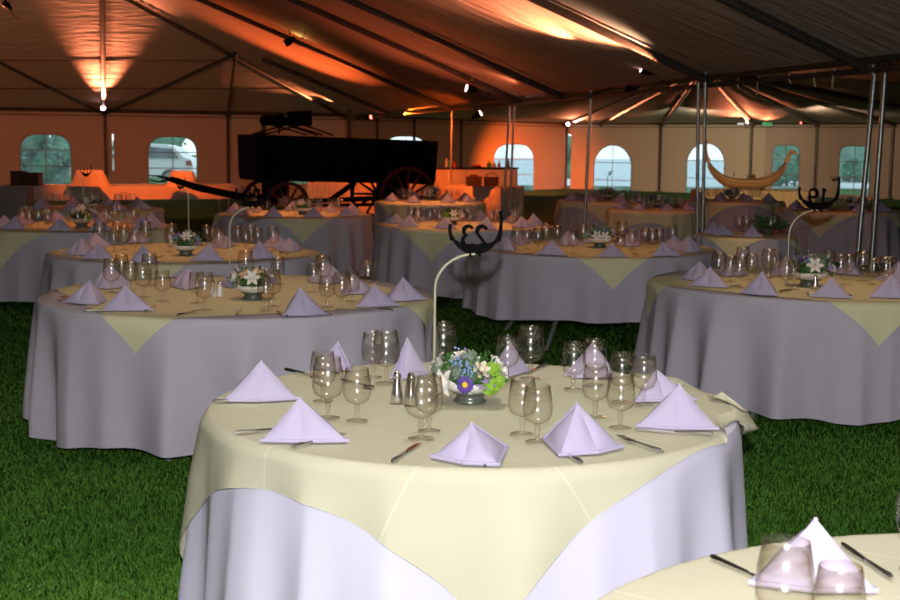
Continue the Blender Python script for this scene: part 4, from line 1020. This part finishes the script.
# ------------------------------------------------------------------ wagon
def wagon():
    e1 = Vector((.894, .447, 0)); e2 = Vector((-.447, .894, 0))
    rear = atd(407, 192, 24.0); rear.z = 0
    e = empty('farm_wagon', rear); ang = math.atan2(e1.y, e1.x); e.rotation_euler = (0, math.radians(1.3), ang)
    # local: x along the body (rear wheel at 0, front at -L), y away from the camera
    L = 2.32; TR = 1.40
    def wheel(x, y, r, m):
        w = bpy.data.objects.new('wheel', None); C.objects.link(w); w.parent = e; w.location = (x, y, r)
        q = Matrix.Rotation(PI / 2, 3, 'X'); rm = MB(); n = 40
        vs = []
        for k in range(n):
            a = 2 * PI * k / n
            for rr, yy in ((r, -.03), (r, .03), (r - .06, .03), (r - .06, -.03)): vs.append((rr * math.cos(a), yy, rr * math.sin(a)))
        rm.add(vs, [(k * 4 + j, k * 4 + (j + 1) % 4, ((k + 1) % n) * 4 + (j + 1) % 4, ((k + 1) % n) * 4 + j) for k in range(n) for j in range(4)])
        rm.build('rim', m, w, sharp=30)
        MB().lathe([(0, -.13), (.05, -.13), (.085, -.06), (.10, 0), (.085, .06), (.06, .12), (0, .12)], 16, tilt=q).build('hub', M['wheel_red'] if m is M['wheel_red'] else M['black'], w)
        for k in range(12):
            a = 2 * PI * k / 12; MB().tube([(.07 * math.cos(a), 0, .07 * math.sin(a)), ((r - .04) * math.cos(a), 0, (r - .04) * math.sin(a))], [.028, .020], 6).build('spoke', m, w)
    wheel(0, 0, .56, M['wheel_red']); wheel(-L, 0, .40, M['wheel_red']); wheel(0, TR, .56, M['black']); wheel(-L, TR, .40, M['black'])
    for x, r in ((0, .56), (-L, .40)):
        MB().tube([(x, -.08, r), (x, TR + .08, r)], .04, 8).build('axle', M['black'], e)
        MB().box((x, TR / 2, (r + .82) / 2), (.14, 1.0, .82 - r)).build('bolster', M['wagon'], e)
    bx0, bx1 = -L - .50, .62; zc = .80; H = .80
    y0, y1 = .16, 1.24; bd = MB(); N = 5
    bd.box(((bx0 + bx1) / 2, (y0 + y1) / 2, zc + .03), (bx1 - bx0, y1 - y0, .06))
    for k in range(N):                                                  # side boards, a hair apart, leaning outwards
        z0 = zc + .06 + k * (H - .06) / N; z1 = z0 + (H - .06) / N + .004
        for y, sg in ((y0, -1), (y1, 1)):
            o0 = sg * .06 * k / N; bd.box(((bx0 + bx1) / 2, y + o0, (z0 + z1) / 2), (bx1 - bx0 + .04 * k / N, .04, z1 - z0))
        for x, sg in ((bx0, -1), (bx1, 1)): bd.box((x + sg * .015 * k / N, (y0 + y1) / 2, (z0 + z1) / 2), (.04, y1 - y0 + .1 * k / N, z1 - z0))
    bd.build('body', M['wagon'], e)
    for x in np.linspace(bx0 + .25, bx1 - .25, 5): MB().box((x, y0 - .055, zc + H * .5), (.06, .035, H * 1.02)).build('side_stake', M['black'], e)
    # seat on springs
    sx, sz = -L + .20, 1.86; st = MB()
    st.box((sx, .70, sz), (.62, .95, .13)); st.tube([(sx - .27, .26, sz + .02), (sx - .27, 1.14, sz + .02)], .10, 10); st.box((sx + .24, .70, sz + .12), (.12, .95, .16))
    st.build('seat', M['black'], e)
    sp = MB()
    for y in (.30, 1.10):
        for a, b in (((-.50, 1.62), (.10, 1.80)), ((.55, 1.64), (-.15, 1.80)), ((-.28, 1.62), (-.28, 1.8)), ((.75, 1.64), (.2, 1.80))):
            sp.tube([(sx + a[0], y, a[1]), (sx + b[0], y, b[1])], .016, 6)
    sp.tube([(sx - .5, .3, 1.63), (sx - .5, 1.1, 1.63)], .016, 6); sp.build('seat_spring', M['black'], e)
    MB().tube([(bx0 + .05, y0 - .05, 1.5), (bx0 + .05, y0 - .05, 1.85)], .014, 6).build('brake_rod', M['black'], e)
    rc = MB(); rc.tube([(-L, TR / 2, .40), (0, TR / 2, .52)], .045, 8); rc.tube([(-L * .62, .3, .45), (-L * .40, .3, .80)], .05, 8); rc.tube([(-L, .25, .36), (.1, .25, .42)], .03, 8); rc.build('reach_pole', M['black'], e)
    # tongue towards the left of the picture
    inv = e.matrix_basis.inverted()
    def loc(px, py, D): return inv @ atd(px, py, D)
    q0 = Vector((-L, TR * .35, .42)); D1 = 22.2
    tg = MB(); p1, p2, p3 = loc(237, 196, 22.4), loc(196, 187, 22.0), loc(171, 179, 21.7); tg.tube([q0, p1, p2, p3], [.06, .062, .06, .05], 8)
    p4, p5 = loc(149, 175.5, 21.4), loc(150, 180, 21.4); tg.tube([p3, loc(158, 176, 21.5), p4], [.03, .018, .012], 6); tg.tube([p3, loc(160, 182, 21.5), p5], [.025, .016, .012], 6)
    tg.build('tongue', M['black'], e)
    tag(e, 'old black farm wagon with dark red spoked wheels and a raised seat', 'wagon')
wagon()

# ------------------------------------------------------------------ buffets and bar
def pleat_skirt(name, a, b, z0, z1, m, depth=.7, amp=.022, per=.11, parent=None):
    """a rectangular table skirt with vertical pleats; a and b: front corners"""
    a = Vector((a.x, a.y, 0)); b = Vector((b.x, b.y, 0)); d = (b - a).normalized(); nrm = Vector((-d.y, d.x, 0)); L = (b - a).length
    path = [a, b, b + nrm * depth, a + nrm * depth]; vs = []; k = 0
    pts = []
    for i in range(4):
        p, q = path[i], path[(i + 1) % 4]; ll = (q - p).length; n = int(ll / per) * 4; dd = (q - p).normalized(); out = Vector((dd.y, -dd.x, 0))
        for j in range(n): t = j / n; pts.append((p.lerp(q, t), out, j))
    N = len(pts); zs = [z1, z1 - .02, z0 + (z1 - z0) * .5, z0]
    for r, z in enumerate(zs):
        for p, o, j in pts:
            w = amp * math.sin(2 * PI * j / 4 + .6 * math.sin(j * .37)) * (0 if r == 0 else .5 if r == 1 else 1); q = p + o * (w + .015 * r); vs.append((q.x, q.y, z))
    fs = [(r * N + i, (r + 1) * N + i, (r + 1) * N + (i + 1) % N, r * N + (i + 1) % N) for r in range(3) for i in range(N)] + [tuple(range(N))[::-1]]
    return MB().add(vs, fs).build(name, m, parent, sharp=None)
def legs4(e, a, b, depth, h):
    d = (b - a).normalized(); n = Vector((-d.y, d.x, 0))
    for s, t in ((.06, .08), (.94, .08), (.06, .9), (.94, .9)):
        p = a.lerp(b, s) + n * depth * t; p.z = 0; MB().tube([p, p + Vector((0, 0, h))], .02, 8).build('leg', M['leg'], e)
def buffet_table(a, b, depth, h, label, grp=None):
    e = empty('buffet_table', (0, 0, 0)); a = Vector((a.x, a.y, 0)); b = Vector((b.x, b.y, 0)); d = (b - a).normalized(); n = Vector((-d.y, d.x, 0)); c = (a + b) / 2 + n * depth / 2
    MB().box((c.x, c.y, h - .02), ((b - a).length - .04, depth - .04, .03), Matrix.Rotation(math.atan2(d.y, d.x), 3, 'Z')).build('tabletop', M['table'], e); legs4(e, a, b, depth, h - .035); tag(e, label, 'table', grp)
# left buffet, cloth hanging part way
bl, br = at(1, 186), at(238, 186); br = Vector((br.x, br.y + .6, br.z))
buffet_table(bl, br, .8, TH - .006, 'long buffet table under the orange lit cloth at left')
o = pleat_skirt('buffet_cloth', bl, br, .46, TH, M['buffet'], .8, .004, .5); tag(o, 'orange lit cloth hanging short over the long buffet at left', 'tablecloth')
def hump(px0, px1, pt, D, label):
    """a riser under draped cloth"""
    p0, p1 = atd(px0, 184, D), atd(px1, 184, D); zt = atd((px0 + px1) / 2, pt, D).z; w = p1.x - p0.x; cx = (p0.x + p1.x) / 2; vs = []; fs = []; N = 48; prof = [(1.12, 0), (.98, .03), (.86, .3), (.74, .7), (.66, .93), (.60, 1.0), (.3, 1.01), (.02, 1.01)]
    for k, z in prof:
        for i in range(N):
            t = 2 * PI * i / N; e_ = 3.2; c, s = math.cos(t), math.sin(t); x = math.copysign(abs(c) ** (2 / e_), c); y = math.copysign(abs(s) ** (2 / e_), s); f = 1 + (.05 * math.sin(7 * t) + .03 * math.sin(12 * t + 1)) * (1 - z)
            vs.append((cx + x * w / 2 * k * f, D + y * .16 * k * f, TH + .002 + (zt - TH) * min(z, 1.0) + .0))
    for r in range(len(prof) - 1):
        for i in range(N): fs.append((r * N + i, r * N + (i + 1) % N, (r + 1) * N + (i + 1) % N, (r + 1) * N + i))
    tag(MB().add(vs, fs).build('draped_riser', M['buffet'], sharp=None), label, 'riser')
Db = bl.y + .38
hump(70, 110, 170, Db + .05, 'left hump of orange cloth draped over a riser on the buffet'); hump(166, 199, 171, Db + .35, 'right hump of orange cloth draped over a riser, behind the wagon tongue')
def crate(px0, px1, pt, label):
    D = Db - .1; a, b_ = atd(px0, 185, D), atd(px1, 185, D); zt = atd(px0, pt, D).z; w = b_.x - a.x; h = zt - TH - .002; c = Vector(((a.x + b_.x) / 2, D, TH + .002)); e = empty('wicker_crate', c); mb = MB()
    n = 5
    for k in range(n): mb.box((0, 0, h * (k + .5) / n), (w * (.94 if k % 2 else .97), .30, h / n * .92))
    mb.build('body', M['crate'], e); MB().box((0, 0, h - .012), (w, .32, .024)).build('rim', M['wicker'], e); tag(e, label, 'crate', 'dark boxes on the left buffet')
crate(13, 24.5, 171, 'left taller dark brown box on the left buffet'); crate(25, 41, 172.5, 'right wider dark brown box on the left buffet')
g = at(2, 188); gq = pleat_skirt('grey_cloth', Vector((g.x - .05, g.y - .12, 0)), Vector((g.x + .42, g.y - .10, 0)), .03, TH + .006, M['grey_cloth'], .5, .02, .12); tag(gq, 'grey cloth hanging over the left end of the long buffet', 'cloth')
# long skirted buffet behind the wagon to the bar
b2l, b2r = atd(308, 183, 29.5), at(499, 186.5); b2l.z = 0
buffet_table(b2l, b2r, .75, TH - .006, 'long skirted buffet table behind the wagon, reaching to the bar')
o = pleat_skirt('buffet_skirt', b2l, b2r, .03, TH, M['buffet'], .75, .022, .10); tag(o, 'orange lit pleated skirt of the buffet behind the wagon wheels', 'table skirt')
# bar counter behind it
zb = 1.02; c0, c1 = at(448, 167.5, zb), at(517, 167.5, zb)
dd = Vector((c1.x - c0.x, c1.y - c0.y, 0)).normalized()
e = empty('bar_counter', (0, 0, 0)); nn = Vector((-dd.y, dd.x, 0)); cc = (c0 + c1) / 2 + nn * .28; rot = Matrix.Rotation(math.atan2(dd.y, dd.x), 3, 'Z'); Lb = (c1 - c0).length
MB().box((cc.x, cc.y, zb - .02), (Lb + .06, .62, .04), rot).build('counter_top', M['dark_metal'], e)
ps = pleat_skirt('front_drape', c0, c1, .02, zb - .04, M['buffet'], .55, .008, .22, parent=e)
MB().box((cc.x, cc.y, .5), (Lb - .1, .4, .98), rot).build('frame', M['table'], e)
tag(e, 'tall bar counter with dark top and orange lit drape', 'bar')
def bottle(px, py, h, r, m, label, kind='bottle', depth=.12):
    p = c0.lerp(c1, (px - 448) / 69) + nn * depth; e = empty(kind, (p.x, p.y, zb + .0005))
    MB().lathe([(0, 0), (r, 0), (r, h * .55), (r * .9, h * .62), (r * .35, h * .76), (r * .32, h * .94), (0, h * .94)], 14).build('body', m, e)
    MB().lathe([(r * .36, h * .93), (r * .40, h * .94), (r * .40, h), (0, h)], 12).build('cap', M['dark_metal'], e); tag(e, label, 'bottle', 'bottles on the bar')
bottle(449, 167, .24, .028, M['white'], 'slim white bottle at the left end of the bar'); bottle(452, 167, .20, .03, M['bottle_green'], 'dark green bottle beside the white one on the bar')
bottle(457, 167, .17, .032, M['bottle_red'], 'dark red bottle near the left end of the bar'); bottle(491.5, 167, .16, .055, M['bottle_green'], 'bright green round bottle on the bar'); bottle(496.5, 167, .13, .042, M['bottle_amber'], 'amber bottle beside the bright green one')
bottle(501.5, 167, .15, .036, M['bottle_red'], 'bright red bottle right of the amber one'); bottle(511, 167, .20, .036, M['bottle_dark'], 'black bottle beside the pole pair on the bar')
def garnish():
    p = c0.lerp(c1, .46) + nn * .15; e = empty('garnish_tray', (p.x, p.y, zb + .0005)); MB().lathe([(0, 0), (.10, 0), (.13, .02), (.12, .022), (0, .008)], 20).build('dish', M['dark_metal'], e)
    mb = MB(); rg = random.Random(2)
    for _ in range(14): mb.ball((rg.uniform(-.08, .08), rg.uniform(-.06, .06), .025 + rg.random() * .02), .022, 7)
    mb.build('fruit', M['bottle_red'], e); tag(e, 'low dark tray of red fruit in the middle of the bar', 'tray')
garnish()
def basket(px0, px1, pt, label, lid):
    a, b = at(px0, 186.5), at(px1, 186.5); D = (a.y + b.y) / 2 + .2; w = (px1 - px0) / F * D; h = atd(px0, pt, D).z - TH; e = empty('wicker_basket', ((a.x + b.x) / 2, D, TH + .001)); mb = MB(); n = 5
    for k in range(n): mb.box((0, 0, h * (k + .5) / n), (w * (.92 + .06 * k / n), .26, h / n * .88))
    mb.build('body', M['wicker'], e); MB().box((0, 0, h + .004), (w * 1.03, .28, .016)).build('rim', M['crate'], e)
    if lid: MB().box((0, 0, h + .03), (w * .6, .2, .035), taper=.85).build('lid', M['wicker'], e)
    else: MB().tube([(-w * .4, 0, h), (-w * .3, 0, h + .06), (0, 0, h + .09), (w * .3, 0, h + .06), (w * .4, 0, h)], .01, 6).build('handle', M['wicker'], e)
    tag(e, label, 'basket', 'baskets on the bar buffet')
basket(466, 482, 177, 'left wicker basket with a lid in front of the bar', True); basket(484, 499, 177.5, 'right darker wicker basket in front of the bar', False)

# ------------------------------------------------------------------ longship
sl, sr = at(698, 190), at(803, 190); D_s = sl.y
sl = Vector((sl.x, D_s, 0)); sr = Vector((sr.x, D_s - .1, 0))
buffet_table(sl, sr, .8, TH - .006, 'table under the cream pleated skirt that carries the longship')
o = pleat_skirt('table_skirt', sl, sr, .03, TH, M['buffet_cream'], .8, .028, .12); tag(o, 'cream pleated skirt of the table carrying the longship', 'table skirt')
def longship():
    x0, x1 = atd(707, 180, D_s + .4).x, atd(786, 180, D_s + .4).x; L = x1 - x0; e = empty('longship_model', ((x0 + x1) / 2, D_s + .4, TH + .002)); px = F / (D_s + .4)
    N = 26; Kk = 9; vs = []; top = []
    def sheer(u): return .20 + .36 * abs(u) ** 3.2
    def keel(u): return .015 + .40 * abs(u) ** 3.4
    for i in range(N + 1):
        u = -1 + 2 * i / N; x = u * L / 2; b = .20 * (1 - abs(u) ** 2.4) + .012; zt, zk = sheer(u), keel(u); zk = min(zk, zt - .03)
        for k in range(Kk + 1):
            a = PI * k / Kk; vs.append((x, -b * math.cos(a), zt - (zt - zk) * math.sin(a) ** .8))
    fs = [(i * (Kk + 1) + k, (i + 1) * (Kk + 1) + k, (i + 1) * (Kk + 1) + k + 1, i * (Kk + 1) + k + 1) for i in range(N) for k in range(Kk)]
    MB().add(vs, fs).build('hull', M['tan_wood'], e, sharp=None)
    gw = MB()
    for sg in (-1, 1): gw.tube([(-L / 2 * u_, sg * (.20 * (1 - abs(u_) ** 2.4) + .014), sheer(u_)) for u_ in np.linspace(-1, 1, 24)], .011, 6)
    gw.build('gunwale', M['tan_dark'], e)
    kl = MB()
    for h in (.35, .62): kl.tube([(L / 2 * u_, -(.20 * (1 - abs(u_) ** 2.4) + .014) * (.93 if h > .5 else .75), keel(u_) + (sheer(u_) - keel(u_)) * h) for u_ in np.linspace(-.93, .93, 22)], .006, 5)
    kl.build('strake', M['tan_dark'], e)
    sp = MB(); sp.tube([(L / 2 - .02, 0, .53), (L / 2 + .03, 0, .62), (L / 2 + .05, 0, .70), (L / 2 + .08, 0, .74)], [.05, .04, .035, .045], 8)
    sp.tube([(L / 2 + .06, 0, .735), (L / 2 + .13, 0, .73), (L / 2 + .19, 0, .705)], [.05, .04, .018], 8); sp.add([(L / 2 + .05, -.02, .77), (L / 2 + .05, .02, .77), (L / 2 + .02, 0, .83)], [(0, 1, 2), (2, 1, 0)])
    sp.build('dragon_head', M['tan_wood'], e)
    tl = MB(); tl.tube([(-L / 2 + .02, 0, .53), (-L / 2 - .03, 0, .66), (-L / 2 - .05, 0, .80), (-L / 2 - .03, 0, .92), (-L / 2 + .02, 0, .96)], [.05, .035, .03, .03, .018], 8); tl.build('tail_post', M['tan_wood'], e)
    for x in (-.22, .32): MB().box((x, 0, .02), (.06, .24, .04)).build('cradle', M['tan_dark'], e)
    MB().tube([(.02, 0, .05), (.02, 0, .30)], .014, 6).build('mast_stump', M['tan_dark'], e); MB().lathe([(0, .22), (.05, .22), (.055, .29), (0, .3)], 10, (.12, 0, 0)).build('barrel', M['tan_dark'], e)
    tag(e, 'tan wooden longship model with a dragon head on the skirted table', 'model ship')
longship()
# small lit signs near the lamp over the longship
q = atd(767, 124, LB.at(767).y - .25); e = empty('lit_sign', q); MB().box((0, 0, 0), (.34, .05, .13)).build('case', M['dark_metal'], e); MB().box((0, -.028, 0), (.30, .008, .10)).build('panel', M['exit'], e)
for x in (-.09, 0, .09): MB().box((x, -.034, 0), (.05, .004, .06)).build('mark', M['dark_metal'], e)
tag(e, 'small green lit sign right of the bright lamp over the longship', 'sign')
q = atd(740.5, 124, LB.at(740).y - .25); e = empty('lit_sign', q); MB().box((0, 0, 0), (.26, .05, .09)).build('case', M['dark_metal'], e); MB().box((0, -.028, 0), (.22, .008, .06)).build('panel', M['signwhite'], e)
tag(e, 'small pale lit panel left of the bright lamp over the longship', 'sign')

sc = bpy.context.scene
sc.view_settings.view_transform = 'Standard'; sc.view_settings.look = 'None'; sc.view_settings.exposure = 0; sc.view_settings.gamma = 1
cy = sc.cycles; cy.max_bounces = 8; cy.diffuse_bounces = 3; cy.glossy_bounces = 3; cy.transmission_bounces = 8; cy.transparent_max_bounces = 24; cy.caustics_reflective = False; cy.caustics_refractive = False
cy.use_denoising = True; cy.sample_clamp_indirect = 4
